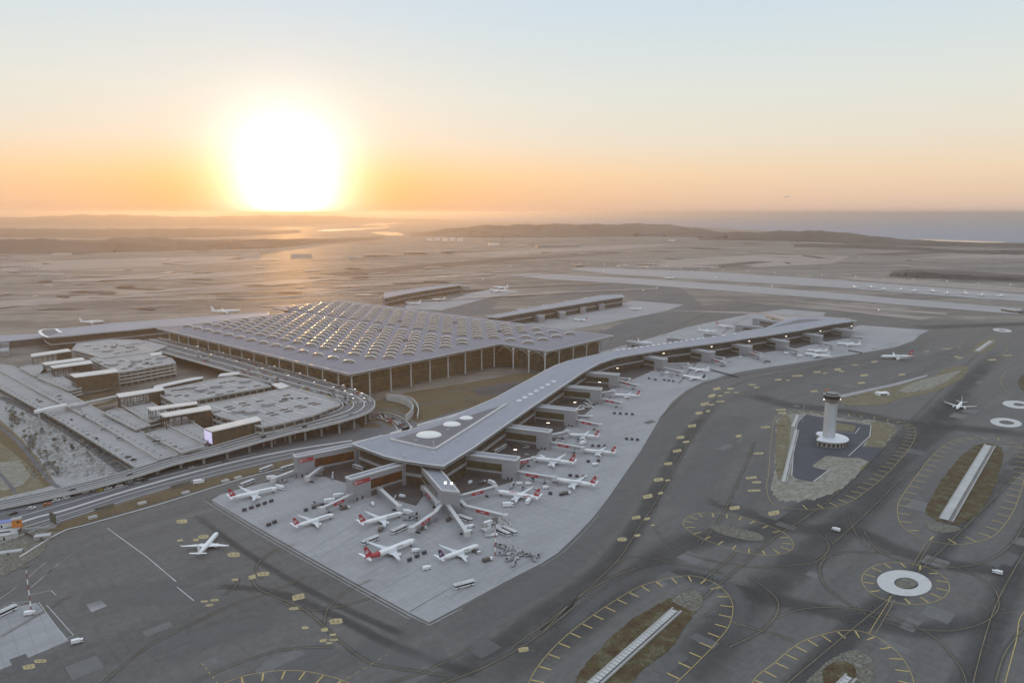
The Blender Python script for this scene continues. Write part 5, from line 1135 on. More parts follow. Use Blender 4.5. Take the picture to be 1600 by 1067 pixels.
for lab,uv,red in (
 ('white bridge with red panel reaching from the floodlit block to the art-painted airliner',[(719,779),(772,765)],1),
 ('bent red-panelled bridge right of the floodlit block, with no airliner at its end',[(718,785),(728,795),(788,810)],1),
 ('straight bridge running from the floodlit block towards the viewer',[(699,792),(729,836)],0),
 ('bent bridge with red panel from the floodlit block towards the red-rear airliner',[(690,792),(680,805),(645,829)],1),
 ('dark red bridge along the left side of the floodlit block',[(662,765),(684,790)],1),
 ('long white bridge from the second lounge block to the airliner at its nose',[(594,768),(623,795)],0),
 ('low bridge with red panel from the second lounge block past the baggage train',[(549,777),(505,798)],1),
 ('low white bridge from the first lounge block towards the verge',[(461,739),(428,752)],0),
 ('short bridge inside the yard of the first lounge block',[(502,734),(482,749)],0),
 ('long bridge with red panel on the first right-hand block, lower one',[(805,740),(864,750)],1),
 ('short red-panelled bridge on the first right-hand block, upper one',[(803,726),(832,720)],1),
 ('long bridge with red panel on the second right-hand block, lower one',[(858,694),(908,703)],1),
 ('short bridge on the second right-hand block, upper one',[(857,684),(885,678)],0),
 ('bridge with red panel on the third right-hand block, lower one',[(899,659),(937,667)],1),
 ('grey bridge on the third right-hand block, upper one',[(899,652.5),(922,654)],0),
 ('bridge with red panel on the fourth right-hand block, lower one',[(938,625.5),(970,632)],1),
 ('short bridge on the fourth right-hand block, upper one',[(938,616.5),(958,614)],0),
 ('pink-tinged bridge on the fifth right-hand block, lower one',[(966,597),(996,605)],1),
 ('bridge on the fifth right-hand block, upper one',[(966,593),(982,594.5)],0),
 ('bridge on the sixth block to the black-tailed airliner',[(1036,576.5),(1065,583.5)],0),
 ('bridge on the sixth block to the plain white airliner',[(1036,571),(1074,570.5)],0),
 ('bridge with red panel on the seventh block, lower one',[(1112,562),(1132,569)],1),
 ('bridge on the seventh block, upper one',[(1112,558),(1130,561.5)],0),
 ('bridge with red panel on the eighth block, lower one',[(1169,552),(1189,559)],1),
 ('bridge on the eighth block, upper one',[(1169,549),(1188,554)],1),
 ('bridge on the ninth block beside two parked airliners',[(1227,544.5),(1248,550.5)],0),
 ('bridge on the tenth block near the forked end',[(1282,537),(1303,542)],0),
 ('short bridge on the eleventh block at the tip of the pier',[(1332,528),(1349,530)],0)):
    jet_bridge(lab,uv,red)
# ------------------------------------------------------------------ vehicles
def mk_bus():
    t=thing('apron_bus','x','bus'); m=MB(); m.box((0,0,.45),(14,3,2.6)); m.build('body',W_['white'],t)
    m=MB(); m.box((0,0,1.35),(13.6,3.06,1.15)); m.box((0,0,1.35),(14.06,2.7,1.15)); m.build('window_band',W_['black'],t)
    m=MB(); m.box((0,0,3.06),(13.4,2.7,.18)); m.box((-3,0,3.24),(3,1.8,.3)); m.build('roof',W_['trim'],t)
    for x in (-4.4,4.4):
        for s in (-1,1): m=MB(); m.tube((x,s*1.15,.5),(x,s*1.53,.5),.5,.5,10); m.build('wheel',W_['rubber'],t)
    return t
def put(proto,label,a,b_=None,yaw=None,sc=1.,group=None,z=.2):
    p=P(*a,z); 
    if b_: q=P(*b_,z); yaw=math.atan2(q.y-p.y,q.x-p.x); p=(p+q)/2
    o=proto if not proto.get('used') else dup(proto)
    proto['used']=1; o.location=(p.x,p.y,z); o.rotation_euler=(0,0,yaw or 0); o.scale=(sc,)*3; o['label']=label
    if group: o['group']=group
    if 'used' in o and o is not proto: del o['used']
    return o
bus=mk_bus()
for lab,a,b_ in (('white apron bus alone near the tip of the concrete apron',(710,920),(740,912)),('front bus of the pair beside the striped mast',(777,830),(793,837)),('rear bus of the pair beside the striped mast',(787,827),(806,836)),('large white bus above the red-rear airliner',(612,835),(635,824)),('bus behind the left wing of the red-rear airliner',(565,852),(592,841)),('white bus by the airliner nearest the verge',(376,761),(398,752)),('left bus of the two parked beside the first lounge block',(405,738),(427,730)),('right bus of the two parked beside the first lounge block',(440,735),(460,729)),('small bus parked under the bend of the central bridges',(719,810),(734,815)),('bus in the brown yard of the first lounge block',(551,729),(569,735)),('front one of two buses behind the first right-hand block',(772,708),(783,702)),('rear one of two buses behind the first right-hand block',(780,704),(791,697)),('white bus at the left end of the bottom left apron',(-3,964),(16,955))):
    put(bus,lab,a,b_,group='apron buses')
def mk_van(name,l,w_,h,cab=1.8,m0='white'):
    t=thing(name,'x','van' if name=='van' else 'truck'); m=MB(); m.box((-cab/2,0,.5),(l-cab,w_,h)); m.build('cargo_body',W_[m0],t)
    m=MB(); m.box((l/2-cab/2+.02,0,.5),(cab-.04,w_*.94,h*.72)); m.build('cab',W_['white'],t)
    m=MB(); m.box((l/2-cab*.3,0,.5+h*.42),(cab*.7,w_*.96,h*.24)); m.build('window',W_['black'],t)
    for x in (-l*.3,l*.3):
        for s in (-1,1): m=MB(); m.tube((x,s*w_*.4,.42),(x,s*w_*.52,.42),.42,.42,8); m.build('wheel',W_['rubber'],t)
    return t
van=mk_van('van',5.8,2.1,2.0); truck=mk_van('service_truck',9,2.6,3.1,2.2); dtruck=mk_van('service_truck',7.5,2.5,2.0,2.2,'clad_d')
VN=[('white van between the red-rear and purple-tailed airliners',(650,862),.3),('white van beside the central straight bridge',(736,824),.9),('white van to the left of the one by the central bridge',(729,826),1.),('white van parked below the second lounge block',(582,789),2.),('van on the service road under the dark red bridge',(629,777),-.4),('small van in the brown yard right of the floodlit block',(735,755),1.2),('white van beside the engine of the art-painted airliner',(812,757),.2),('lone van in the open apron near the purple-tailed tail',(667,889),.5),('white van at the foot of the bottom left mast',(47,960),.3),('yellowish van at the corner of the bottom left apron',(121,1004),.5),('small van on the dark taxiway in the middle right',(1306,829),2.4),('van on the far right taxiway near the white ring',(1558,896),2.5),('van below the first right-hand gate block',(826,757),.1),('van beside the seventh gate block',(1157,559),.2),('van on the open apron beside the small bus',(733,832),.8),('van near the nose of the long airliner on the right',(853,763),.2),('van behind the tail of the airliner beside the second block',(930,727),.4)]
for lab,uv,yw in VN: put(van,lab,uv,yaw=yw,group='service vans')
for lab,uv,yw in (('white tanker truck under the tail of the art-painted airliner',(826,785),1.2),('white catering truck before the art-painted airliner',(794,791),.15),('catering truck at the nose of the airliner at the second lounge block',(637,803),-.3),('catering truck by the nose of the airliner left of the lounges',(438,764),-.5),('truck below the first lounge block bridge',(425,749),.4),('pale truck between the lounge blocks',(529,777),.5),('truck behind the airliner nearest the baggage train',(515,785),.5),('white truck beside the small central bus',(764,820),.7),('tall light truck left of the bridge to the art-painted airliner',(769,757),-.8),('truck on the apron edge beside the purple-tailed airliner',(846,717),2.2),('stair truck at the nose of the airliner by the second block',(911,694),.7),('truck near the sixth gate block',(1043,584),.3),('white truck left of the ninth gate block',(1229,553),-.3),('second white truck left of the ninth gate block',(1250,557),-.2),('white truck on the verge beside the highway',(311,755),.42)):
    put(truck,lab,uv,yaw=yw,group='service trucks')
for lab,uv,yw in (('dark tug at the nose of the purple-tailed airliner',(744,863),-.7),('dark truck beside the tail of the purple-tailed airliner',(762,876),.5),('dark tug by the pair of buses',(702,812),1.2),('dark truck on the apron between parked airliners at right',(885,772),.2),('dark tug under the long bent bridge',(660,827),.4),('dark truck at the nose of the second airliner from the left',(540,795),.5),('dark truck behind the floodlit block',(754,755),1.),('dark tug left of the purple-tailed airliner',(595,828),1.5)):
    put(dtruck,lab,uv,yaw=yw,group='dark tugs and trucks')
# baggage carts in trains
def mk_cart():
    t=thing('baggage_cart','x','cart'); m=MB(); m.box((0,0,.45),(3.4,1.9,1.9)); m.build('container',W_['navy'],t); m=MB(); m.box((0,0,2.36),(3.5,2.,.12)); m.build('top',W_['clad_d'],t)
    
    for x in (-1.2,1.2):
        for s in (-1,1): m=MB(); m.tube((x,s*.7,.28),(x,s*1.,.28),.28,.28,8); m.build('wheel',W_['rubber'],t)
    return t
cart=mk_cart()
for lab,a,b_,n in (('dark cart of the spaced train beside the airliner nearest the verge',(382,798),(424,784),5),('dark cart of the train above the second airliner from the left',(478,798),(503,790),6),('dark cart of the train below the red-rear airliner',(640,876),(663,865),4),('grey cart of the short pair near the apron edge at left',(420,821),(429,817),2),('dark cart of the train beside the sixth gate block',(1038,594.5),(1052,596.5),4),('cart of the long train behind the black-tailed airliner',(1111,579),(1151,589.5),6),('cart of the small group left of the sixth gate block',(1014,592),(1024,594),3),('cart of the train in the open apron right of the third block',(960,646.5),(988,648),7),('cart of the train close to the curved apron edge',(979,686.5),(996,688),3),('cart of the train between the red-tailed airliners at right',(919,722),(935,721),3),('cart of the short train below the long airliner at right',(860,772),(877,774),4),('cart behind the far wing of the long airliner at right',(891,744),(912,746),4),('cart behind the far wing of the airliner at the second block',(926,697.5),(945,698),3),('cart standing in the eighth block bridges yard',(1202,566),(1198,565),2),('cart on the apron before the tenth block',(1327,548.5),(1345,552),4)):
    A=P(*a,.2); B_=P(*b_,.2); yw=math.atan2(B_.y-A.y,B_.x-A.x)
    n=max(2,int((B_-A).length/5.6)+1)
    for k in range(n):
        p=A.lerp(B_,k/max(1,n-1)); o=cart if not cart.get('used') else dup(cart); cart['used']=1
        if o is not cart: del o['used']
        o.location=p; o.rotation_euler=(0,0,yw+random.uniform(-.06,.06)); o['label']=lab; o['group']=lab.replace('dark cart of','carts of').replace('grey cart of','carts of').replace('cart of','carts of') if 'cart' in lab else lab; sc_=.92; o.scale=(sc_,)*3
del cart['used']
# loaders, stairs and dollies in the equipment park beside the striped mast and elsewhere
def mk_loader():
    t=thing('belt_loader','x','loader'); m=MB(); m.box((0,0,.5),(6,2,1.)); m.build('chassis',W_['metal'],t); m=MB(); m.bar((-3.6,0,1.3),(4,0,3.6),1.1,.35); m.build('belt_arm',W_['clad'],t)
    m=MB(); m.box((1.5,-.6,1.5),(1.3,.9,1.2)); m.build('cab',W_['black'],t); return t
def mk_dolly():
    t=thing('cargo_dolly','x','dolly'); m=MB(); m.box((0,0,.5),(4.2,2.6,.35)); m.build('platform',W_['metal'],t); m=MB()
    for x in (-1.8,1.8):
        for y in (-1.1,1.1): m.box((x,y,.85),(.2,.2,.8))
    m.build('stake',W_['clad_d'],t); return t
def mk_stair():
    t=thing('passenger_stairs','x','stairs'); m=MB(); m.box((0,0,.5),(7,2.4,.8)); m.build('chassis',W_['white'],t); m=MB(); m.bar((-3.4,0,1.3),(2.4,0,4.6),2.,.7); m.build('flight',W_['trim'],t); m=MB()
    for s in (-1,1): m.bar((-3.4,s*1.05,2.1),(2.4,s*1.05,5.4),.12,.5)
    m.box((3.2,0,4.6),(1.6,2.2,.3)); m.build('railing',W_['metal'],t); return t
loader,dolly,stair=mk_loader(),mk_dolly(),mk_stair()
rg=random.Random(11)
def many(proto,lab,grp,pts,sc=1.2):
    for u,v in pts: put(proto,lab,(u,v),yaw=rg.uniform(0,6.28),sc=sc,group=grp)
many(loader,'light belt loader in the equipment park right of the striped mast','belt loaders in the equipment park',[(778,853),(784,854),(788,857),(791,862),(784,867),(795,876),(803,883),(820,866),(826,868),(832,871),(838,871),(834,875)],.95)
many(dolly,'dark cargo dolly stored in the equipment park right of the striped mast','dollies in the equipment park',[(796,856),(800,858),(804,860),(797,861),(801,863),(806,865),(811,862),(808,868),(803,870),(799,872),(812,868),(806,873),(795,866)],1.2)
many(stair,'white passenger stairs parked beside the pair of buses','stairs by the pair of buses',[(764,834),(768,837),(784,824),(789,821),(758,829)],1.3)
many(loader,'belt loader working on the stands around the first lounge blocks','loaders around the lounge blocks',[(431,752),(445,753),(495,789),(536,793),(498,742),(520,747),(637,812),(648,806),(651,812),(668,818),(590,770),(616,785),(678,812)],1.2)
many(stair,'passenger stairs parked between the third and fourth gate blocks','stairs between the third and fourth blocks',[(905,641),(911,639),(917,637),(924,636),(920,632)],1.2)
many(dolly,'cargo dolly on the yards between the right-hand gate blocks','dollies between the gate blocks',[(823,711),(836,716),(845,713),(870,690),(875,684),(880,692),(908,660),(946,622),(950,618),(866,752),(874,757),(838,764),(944,628),(1028,580),(1033,587),(1048,588),(1056,577),(1140,566),(1178,560),(1246,560),(1300,548),(1365,545)],1.2)
many(loader,'loader on the stands along the right-hand gate blocks','loaders along the gate blocks',[(822,700),(906,690),(800,762),(818,764),(830,752),(905,686),(950,625),(955,600),(985,598),(1035,585),(1130,572),(1195,567),(1240,556),(1295,540),(1340,535)],1.2)
# ------------------------------------------------------------------ cars
def mk_car(c,nm='car'):
    m=MB(); m.prism([(-2.2,-.88),(2.2,-.88),(2.3,-.5),(2.3,.5),(2.2,.88),(-2.2,.88)],.3,.95,0)
    z0,z1=.95,1.5; a=[(-1.9,-.82),(1.15,-.82),(1.15,.82),(-1.9,.82)]; b_=[(-1.4,-.68),(.5,-.68),(.5,.68),(-1.4,.68)]
    for i in range(4): j=(i+1)%4; m.face([(*a[i],z0),(*a[j],z0),(*b_[j],z1),(*b_[i],z1)],1)
    m.face([(*p,z1) for p in b_],0)
    for x in (-1.4,1.4):
        for s in (-1,1): m.tube((x,s*.75,.32),(x,s*.92,.32),.32,.32,8,1)
    o=m.build(nm,[c,W_['black']]); me=o.data; bpy.data.objects.remove(o); return me
CM=[mk_car(mat('car_'+n,c,.3,.1)) for n,c in (('white',(.75,.75,.75)),('silver',(.42,.43,.45)),('grey',(.16,.165,.175)),('black',(.03,.03,.035)),('red',(.36,.05,.04)),('yellow',(.55,.36,.04)),('orange',(.6,.2,.05)))]
def car(p,yaw,ci,label,group,sc=1.15):
    o=bpy.data.objects.new('parked_car' if 'parked' in label else 'car',CM[ci]); COL.objects.link(o); o.location=p; o.rotation_euler=(0,0,yaw); o.scale=(sc,)*3; return tag(o,label,'car',group)
cols=['white','silver','grey','black','red','yellow','orange']
HW=heading(P(0,800),P(400,700))
for u,v,ci in ((21,803,3),(49,795,0),(73,789,6),(88,783,0),(103,779,0),(120,774,3),(134,770,0),(150,766,0),(157,766,5),(169,764,0),(181,758,3),(186,760,0),(202,753,0),(217,749,0),(205,757,2),(226,751,3),(300,731,1),(352,721,2)):
    car(P(u,v,.3),HW+(3.14 if ci%2 else 0),ci,'%s car driving on the lower highway between the viaduct and the pale median'%cols[ci],'cars on the highway',1.3)
for k in range(4): 
    u=250+k*46; v=715-k*12; p=cl[0]
vs=[]; 
rc=random.Random(5)
for i in range(8,44):
    for lane in (-.44,-.38,-.30,-.21,-.1,.06,.22,.30,.39,.46):
        if rc.random()<.44:
            p=cl[i].lerp(cl[i+1],rc.random())+nrm[i]*lane*wd[i]; d=cl[i+1]-cl[i]; ci=rc.choice([0,0,0,1,1,2,2,3,3,5,4])
            car(p+Vector((0,0,.06)),math.atan2(d.y,d.x),ci,'%s car on the wide departures road beside the terminal roof edge'%cols[ci],'cars on the departures road')
for i in (52,56,61,68,74,85,90):
    p=cl[i]+nrm[i]*.2*wd[i]; d=cl[i+1]-cl[i]; car(p+Vector((0,0,.06)),math.atan2(d.y,d.x),[0,2,3,1,0,3,2][i%7],'car driving along the curved part of the viaduct','cars on the curved viaduct')
for k in range(26):
    t_=k/25; u=592+38*t_+rc.uniform(-3,3); v=650+17*t_**1.5+rc.uniform(-3.5,5); ci=rc.choice([4,4,4,0,3,2,0]); car(P(u,v,.5),rc.uniform(-.3,.3)+R(-50),ci,'%s car in the jam on the sunken loop road behind the pier hub'%cols[ci],'cars in the loop road jam')  # red bodies favoured here, their paint standing in for tail-light glow
for uvs,z,lab,n in (([(150,545),(225,536)],20.,'parked on the roof of the farthest garage',9),([(178,575),(255,565)],20.,'parked on the roof of the banded garage',10),([(270,622),(390,600)],20.,'parked on the roof of the round-drum garage',9),([(440,626),(480,622)],20.,'parked on the roof of the garage with white pillars',12),([(240,686),(275,700)],12,'parked on the deck below the twin flat canopies',5),([(60,600),(190,688)],9,'parked on the second long pale deck',7),([(40,612),(220,728)],7,'parked on the outermost long pale deck',9)):
    for k in range(n):
        t_=rc.random(); u=uvs[0][0]+(uvs[1][0]-uvs[0][0])*t_+rc.uniform(-6,6)*(1 if z<10 else .8); v=uvs[0][1]+(uvs[1][1]-uvs[0][1])*t_+rc.uniform(-2.5,2.5); ci=rc.choice([0,1,2,3,3,2]); car(P(u,v,z+.05),R(41)+rc.choice([0,1.57]),ci,'%s car %s'%(cols[ci],lab),'cars '+lab)
# ------------------------------------------------------------------ lamps and masts
def mk_lamp(h,lit,m_lamp='lampw',name='street_lamp',striped=False,heads=2,hs=1.):
    t=thing(name,'x','lamp'); m=MB()
    if striped:
        for k in range(8): m.tube((0,0,h*k/8),(0,0,h*(k+1)/8),.42-.02*k,.40-.02*k,8,k%2)
        m.build('pole',[mat('faded_red',(.30,.10,.09),.6) if 'faded_red' not in bpy.data.materials else bpy.data.materials['faded_red'],W_['white']],t)
    else: m.tube((0,0,0),(0,0,h),.16*hs,.11*hs,6); m.build('pole',W_['metal'],t)
    if heads>2:
        m=MB(); m.tube((0,0,h-.8),(0,0,h),1.6,1.6,10); m.build('platform',W_['metal'],t)
    for k in range(heads):
        a=2*math.pi*k/heads; m=MB(); m.box((math.cos(a)*.9*hs,math.sin(a)*.9*hs,h),(1.1*hs,.7*hs,.35*hs),a); m.build('lamp_head',W_[m_lamp] if lit else W_['clad_d'],t)
    return t
def lamps(proto,lab,grp,pts):
    for q in pts:
        o=proto if not proto.get('used') else dup(proto); proto['used']=1
        if o is not proto: del o['used']
        o.location=q; o['label']=lab; o['group']=grp
sl0=mk_lamp(5,False,hs=1.5,heads=1)
def along(a,b_,z,n): A=P(*a,z); B_=P(*b_,z); return [A.lerp(B_,k/(n-1)) for k in range(n)]
lamps(sl0,'short dark lamp post on the outer parapet of the lowest parking deck','lamps on the lowest deck parapet',along((2,608),(210,729),7,30))
lamps(sl0,'short dark lamp post on the parapet between the two long pale decks','lamps between the two long decks',along((36,598),(250,719),9,30))
lamps(sl0,'short dark lamp post on the inner parapet of the second long deck','lamps on the inner parapet',along((158,646),(282,709),10,18)+along((60,590),(106,611),12,8))
lamps(sl0,'short dark lamp post on the parapets around the twin flat canopies','lamps near the flat canopies',along((262,664),(316,694),14,10)+along((192,636),(232,660),14,8))
sl1=mk_lamp(9,True,hs=.75); 
lamps(sl1,'lit lamp post on the kerb of the departures road','lamps on the departures road',[cl[i]+nrm[i]*o_*wd[i] for i in range(10,50,4) for o_ in (-.17,.17)])
mst=mk_lamp(27,False,name='light_mast',striped=True,heads=6,hs=1.6); o_=P(773.7,868); mst.location=o_; tag(mst,'tall red and white striped light mast beside the equipment park','mast')
ms2=dup(mst,P(49,955,.1),label='tall red and white striped light mast at the corner of the bottom left apron'); ms2.scale=(.95,.95,1.05)
gm=mk_lamp(9,True,'lamp',name='floodlight_mast',heads=2,hs=.9); 
for k,g in enumerate(GB):
    p=g['a']+g['d']*(g['L']-2)+g['n']*4
    o=gm if k==0 else dup(gm); o.location=(p.x,p.y,g['zt']+.4); o['label']='lit floodlight mast on the roof end of the %s right-hand gate block'%['first','second','third','fourth','fifth','sixth','seventh','eighth','ninth','tenth','eleventh'][k]; o['group']='floodlights on the gate blocks'
# distant floodlights
fl=mk_lamp(16,True,'lampw',name='floodlight_mast',heads=1,hs=1.7)
pts=[(918,413.5),(944,415),(975,415),(987,416),(1020,415),(1041,418.5),(1062,422),(1095,424),(1129,425),(1117,437),(1167,427.5),(1209,429.5),(1246,431.5),(1283,434),(1119,417.5),(1105,405),(1139,408.5),(1336,436),(1379,438.5),(1426,441),(1478,444),(1527,447),(1577,449.5),(754,440.5),(771,437.5),(797,418.5),(1371,491.5),(1343,404),(1234,406),(893,412),(895,420),(942,426),(1080,428),(1205,452),(1025,455),(1004,459),(612,399),(603,397),(620,401),(637,397),(681,393),(694,394),(703,393),(893,415),(905,414.5),(225,407),(240,406),(255,406.5),(271,408.5),(289,409.5)]
lamps(fl,'tiny lit floodlight on the plain around the far runways','distant floodlights',[P(u,v+3.2) for u,v in pts])
del fl['used'],sl0['used'],sl1['used'],bus['used'],van['used'],truck['used'],dtruck['used'],loader['used'],dolly['used'],stair['used']
# ------------------------------------------------------------------ distant buildings
def far_building(label,uv0,w_px,h_px,depth=60,mt='clad',name='building',cat='building',yaw=None):
    p=P(*uv0); d=p.length; W=w_px*d/1180; H_=h_px*d/1180; t=thing(name,label,cat,p,yaw if yaw is not None else R(8))
    m=MB(); m.box((0,depth/2,0),(W,depth,H_*.82)); m.build('wall',W_[mt],t); m=MB(); m.box((0,depth/2,H_*.82),(W*1.03,depth*1.05,H_*.18)); m.build('roof',W_['conc'] if mt!='white' else W_['canopy'],t)
    if w_px>24:
        for k in range(5): m=MB(); m.box((-W/2+W*(k+.5)/5,-.3,H_*.1),(W*.05,.5,H_*.5)); m.build('door',W_['clad'],t)
    return t
tank=None
for k,u in enumerate((671,683,695,707,719)):
    p=P(u,377.5-(k%2)*.6)
    if tank is None:
        tank=thing('storage_tank','x','tank'); m=MB(); m.tube((0,0,0),(0,0,22),24,24,20); m.build('shell',mat('tank_white',(.7,.69,.67),.5),tank)
        m=MB(); m.tube((0,0,22),(0,0,28),24,9,20); m.tube((0,0,28),(0,0,29.5),9,1,20); m.build('dome_roof',W_['trim'],tank); o=tank
    else: o=dup(tank)
    o.location=p; o['label']='pale domed storage tank, %s of the row of five below the bright lake'%['first','second','third','fourth','last'][k]; o['group']='row of storage tanks'
far_building('long low pale hangar in the haze right of the distant tower',(873,387),70,5,80)
far_building('pale terminal building at the foot of the distant tower',(772,384),16,4,60,'white')
t=thing('distant_tower','slim hazy tower standing behind the storage tanks','tower',P(785,385)); m=MB(); m.tube((0,0,0),(0,0,62),7,6,10); m.build('shaft',W_['clad'],t); m=MB(); m.tube((0,0,62),(0,0,72),7,13,12); m.tube((0,0,72),(0,0,78),13,9,12); m.build('cab',W_['clad_d'],t)
for lab,uv,w_,h_,mt in (('low pale shed on the plain at the far left, nearest one',(78,432),30,3,'canopy'),('long narrow pale shed on the left plain',(45,422),26,4,'canopy'),('small shed beside the dark ridge at far left',(20,427),12,3,'clad'),('light flat shed on the left plain behind the parked pier',(95,399),22,3,'canopy'),('dark low block on the plain under the sun',(590,402),40,4,'clad_d'),('long dark block right of the one under the sun',(650,398),36,4,'clad_d'),('reddish dark shed on the plain near the tanks',(700,396),18,4,'clad_d'),('pale flat shed near the sun glow',(555,404),22,3,'canopy'),('pale long shed on the plain below the sun glow',(390,401),28,3,'canopy'),('low shed in the bright strip below the sun',(470,400),30,3,'canopy'),('tiny bright shed above the runways',(1119,419),9,2,'canopy'),('small pale house on the plain above the runways',(1050,377),10,2.4,'white'),('pale strip building above the far runways',(835,397),24,2,'canopy'),('yellowish low shed beside the near runway start',(975,417.5),16,2.4,'canopy'),('yellowish low shed, second beside the near runway start',(1020,419),16,2.4,'canopy'),('small dark building by the runway start',(905,417),12,3,'clad_d'),('low building on the far right plain',(1420,408),8,3,'clad'),('flat pale shed behind the far runway lights',(1540,404),20,2,'canopy'),('low dark shed at the end of the nearer runway',(1592,489),14,3,'clad_d')):
    far_building(lab,uv,w_,h_,40,mt)
# ------------------------------------------------------------------ trees and shrubs
def leaf_cloud(m,c,r,n,rnd,size,flat=.75):
    for _ in range(n):
        while 1:
            v=Vector((rnd.uniform(-1,1),rnd.uniform(-1,1),rnd.uniform(-1,1)))
            if .15<v.length<1: break
        p=Vector(c)+Vector((v.x*r,v.y*r,v.z*r*flat)); e=Vector((rnd.gauss(0,1),rnd.gauss(0,1),rnd.gauss(0,1))).normalized(); f=e.orthogonal().normalized(); g=e.cross(f); s=size*rnd.uniform(.6,1.3)
        m.face([p-f*s-g*s*.6,p+f*s-g*s*.6,p+f*s*.8+g*s*.6,p-f*s*.8+g*s*.6])
TR=[]
def mk_tree(name,mt,seed):
    rnd=random.Random(seed); t=thing(name,'x','tree'); m=MB(); m.tube((0,0,0),(0,0,2.2),.22,.12,6)
    for k in range(4): a=k*1.7+seed; m.tube((0,0,1.6),(math.cos(a)*1.1,math.sin(a)*1.1,3.2),.1,.04,5)
    m.build('trunk',W_['bark'],t); m=MB()
    for k in range(7):
        a=rnd.uniform(0,6.28); q=rnd.uniform(.3,1.5); leaf_cloud(m,(q*math.cos(a),q*math.sin(a),rnd.uniform(2.6,4.6)),rnd.uniform(.9,1.5),26,rnd,.34)
    m.build('crown',W_[mt],t); return t
pro=[mk_tree('tree','leafg',1),mk_tree('tree','leafy',2),mk_tree('tree','leafd',3)]
rt=random.Random(21); used=set()
def plant(k,p,lab,grp,sc):
    o=pro[k] if k not in used else dup(pro[k]); used.add(k); o.location=p; o.rotation_euler=(0,0,rt.uniform(0,6.28)); o.scale=(sc*rt.uniform(.85,1.15),sc*rt.uniform(.85,1.15),sc); o['label']=lab; o['group']=grp
for k in range(46):
    t_=rt.random(); u=8+86*t_+rt.uniform(-9,12); v=640+112*t_+rt.uniform(-9,6); plant(1 if rt.random()<.35 else 0,P(u,v),'olive or grey tree of the loose row between the track and the grey scrub','trees beside the track',rt.uniform(.9,1.6))
for k in range(44):
    a=rt.randrange(4); t_=rt.random(); u=[30,58,88,118][a]+62*t_+rt.uniform(-4,4); v=[622,632,650,664][a]+[82,84,74,62][a]*t_*1.0+rt.uniform(-5,5)
    if v>758-(u-60)*.18: continue
    plant(2 if rt.random()<.3 else 0,P(u,v),'bush in the grey scrub between the outer deck and the track','bushes in the grey scrub',rt.uniform(.6,1.25))
for (a,b_,n) in (((150,800),(180,792),10),((268,764),(300,755),12)):
    for k in range(n): t_=k/n; plant(1,P(a[0]+(b_[0]-a[0])*t_,a[1]+(b_[1]-a[1])*t_-1,.3),'small brown shrub in the short hedge row on the verge','shrubs on the verge',.55)
for k in range(26):
    u=rt.uniform(1095,1330); v=rt.choice([0,1]); f=(u-1090)/250; 
    plant(2,P(u,374+f*7+rt.uniform(-2,2.5),8),'hazy dark tree clump on the low coastal ridge before the sea','tree clumps on the coastal ridge',rt.uniform(3,5))
for k in range(18):
    u=rt.uniform(240,300)*1.0; v=600+(300-u)*.12+rt.uniform(-2,2); plant(2,P(u,v,.3),'small tree between the two pairs of garages','trees between the garages',1.)
# grey scrub mass
m=MB(); 
for k in range(900):
    s_=rt.random(); q=rt.random(); u=30+120*q*(.4+.6*s_)+45*s_; v=618+134*s_+10*q*s_
    uu=40+20*s_+ (60+95*s_)*q-12*s_; vv=622+ (126-14*q)*s_+ 8*q
    p=P(uu,vv); leaf_cloud(m,(p.x,p.y,.5+rt.random()*.5),rt.uniform(1.2,2.6),6,rt,.55,.5)
tag(m.build('undergrowth',W_['leafg']),kind='stuff')
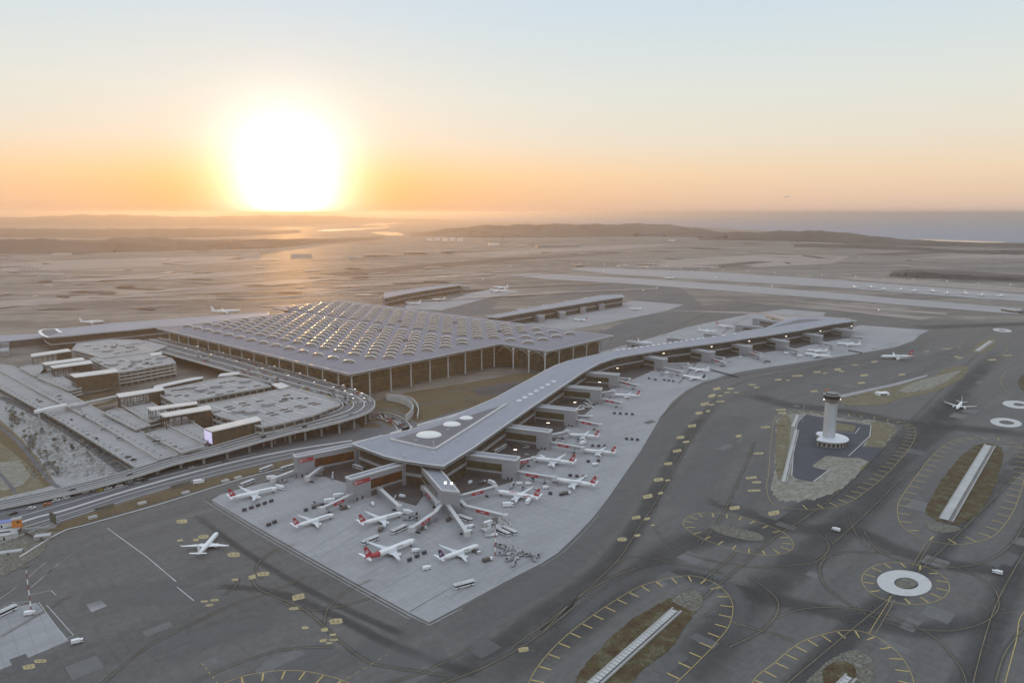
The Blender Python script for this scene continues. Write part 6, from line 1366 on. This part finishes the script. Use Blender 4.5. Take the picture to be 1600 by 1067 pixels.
# ------------------------------------------------------------------ building site at the left edge
o_=P(28,828); t=thing('orange_container','upright orange site container at the left edge beside the highway','container',o_,R(30)); m=MB(); m.box((0,0,0),(6,5,9)); m.build('body',W_['orange'],t); m=MB(); m.box((0,0,9),(6.4,5.4,.5)); m.build('roof',W_['conc'],t); m=MB(); m.box((1,-2.55,6.6),(1.6,.1,1.4)); m.build('window',W_['black'],t)
o_=P(84,822); t=thing('billboard','dark back of a large billboard standing on the verge','billboard',o_,R(-35)); m=MB(); m.box((0,0,3),(9,.8,8)); m.build('panel',W_['green'],t); m=MB()
for s in (-1,1): m.tube((s*2.5,.6,0),(s*2.5,.6,8),.35,.35,6)
m.build('post',W_['metal'],t)
for lab,uv,sz,mt,yw in (('white and blue site cabin at the left edge',(4,823),(14,6,4),'white',.45),('pale long site cabin below the orange container',(8,842),(16,5,3.5),'conc_l',.4),('small white upright cabin beside the orange container',(23,838),(3,3,5),'white',.2),('reddish low site cabin at the left edge',(12,834),(16,4,3),'clad_d',.4),('flat pale cabin on the gravel beside the asphalt',(67,842),(10,5,3),'conc',.3),('low pale slab stack on the gravel at the left edge',(14,864),(16,4,1.2),'conc_l',.35)):
    o_=P(*uv); t=thing('site_cabin',lab,'cabin',o_,yw); m=MB(); m.box((0,0,0),sz); m.build('body',W_[mt],t); m=MB(); m.box((0,0,sz[2]),(sz[0]+.4,sz[1]+.4,.3)); m.build('roof',W_['bluep'] if 'blue' in lab else W_['metal'],t); m=MB(); m.box((0,-sz[1]/2-.05,.4),(1.,.1,min(2.,sz[2]*.7))); m.build('door',W_['black'],t)
for lab,a,b_,h in (('long low concrete wall curving from the orange container to the verge',(34,830),(88,825),2.2),('dark low wall stepping down on the gravel site',(40,834),(68,846),2.)):
    A=P(*a); B_=P(*b_); t=thing('site_wall',lab,'wall',A); m=MB(); m.bar((0,0,0),B_-A,1.,h); m.build('wall_panel',W_['conc'] if 'long' in lab else W_['clad_d'],t)
for (u,v) in ((145,806),(221,785),(290,768),(377,743)):
    pass
for k,(u,v) in enumerate(((145,809),(222,787),(290,770.5),(352,752),(372,747))):
    o_=P(u,v,.3); t=thing('site_cabin','small pale utility slab house on the verge, %s from the left'%['first','second','third','fourth','fifth'][k],'cabin',o_,HW); m=MB(); m.box((0,0,0),(6,4,1.2)); m.build('body',W_['conc_l'],t); m=MB(); m.box((0,0,1.2),(6.3,4.3,.2)); m.build('roof',W_['conc'],t); t['group']='slab houses on the verge'
SC.cycles.use_denoising=True
try: SC.cycles.denoiser='OPENIMAGEDENOISE'
except Exception as e: print(e)
SC.cycles.max_bounces=5; SC.cycles.diffuse_bounces=3; SC.cycles.glossy_bounces=3; SC.cycles.volume_bounces=1; SC.cycles.transmission_bounces=2
SC.cycles.caustics_reflective=False; SC.cycles.caustics_refractive=False
SC.view_settings.view_transform='Standard'; SC.view_settings.look='None'; SC.view_settings.exposure=0; SC.view_settings.gamma=1
SC.cycles.denoising_input_passes='RGB_ALBEDO'
SC.cycles.use_adaptive_sampling=False
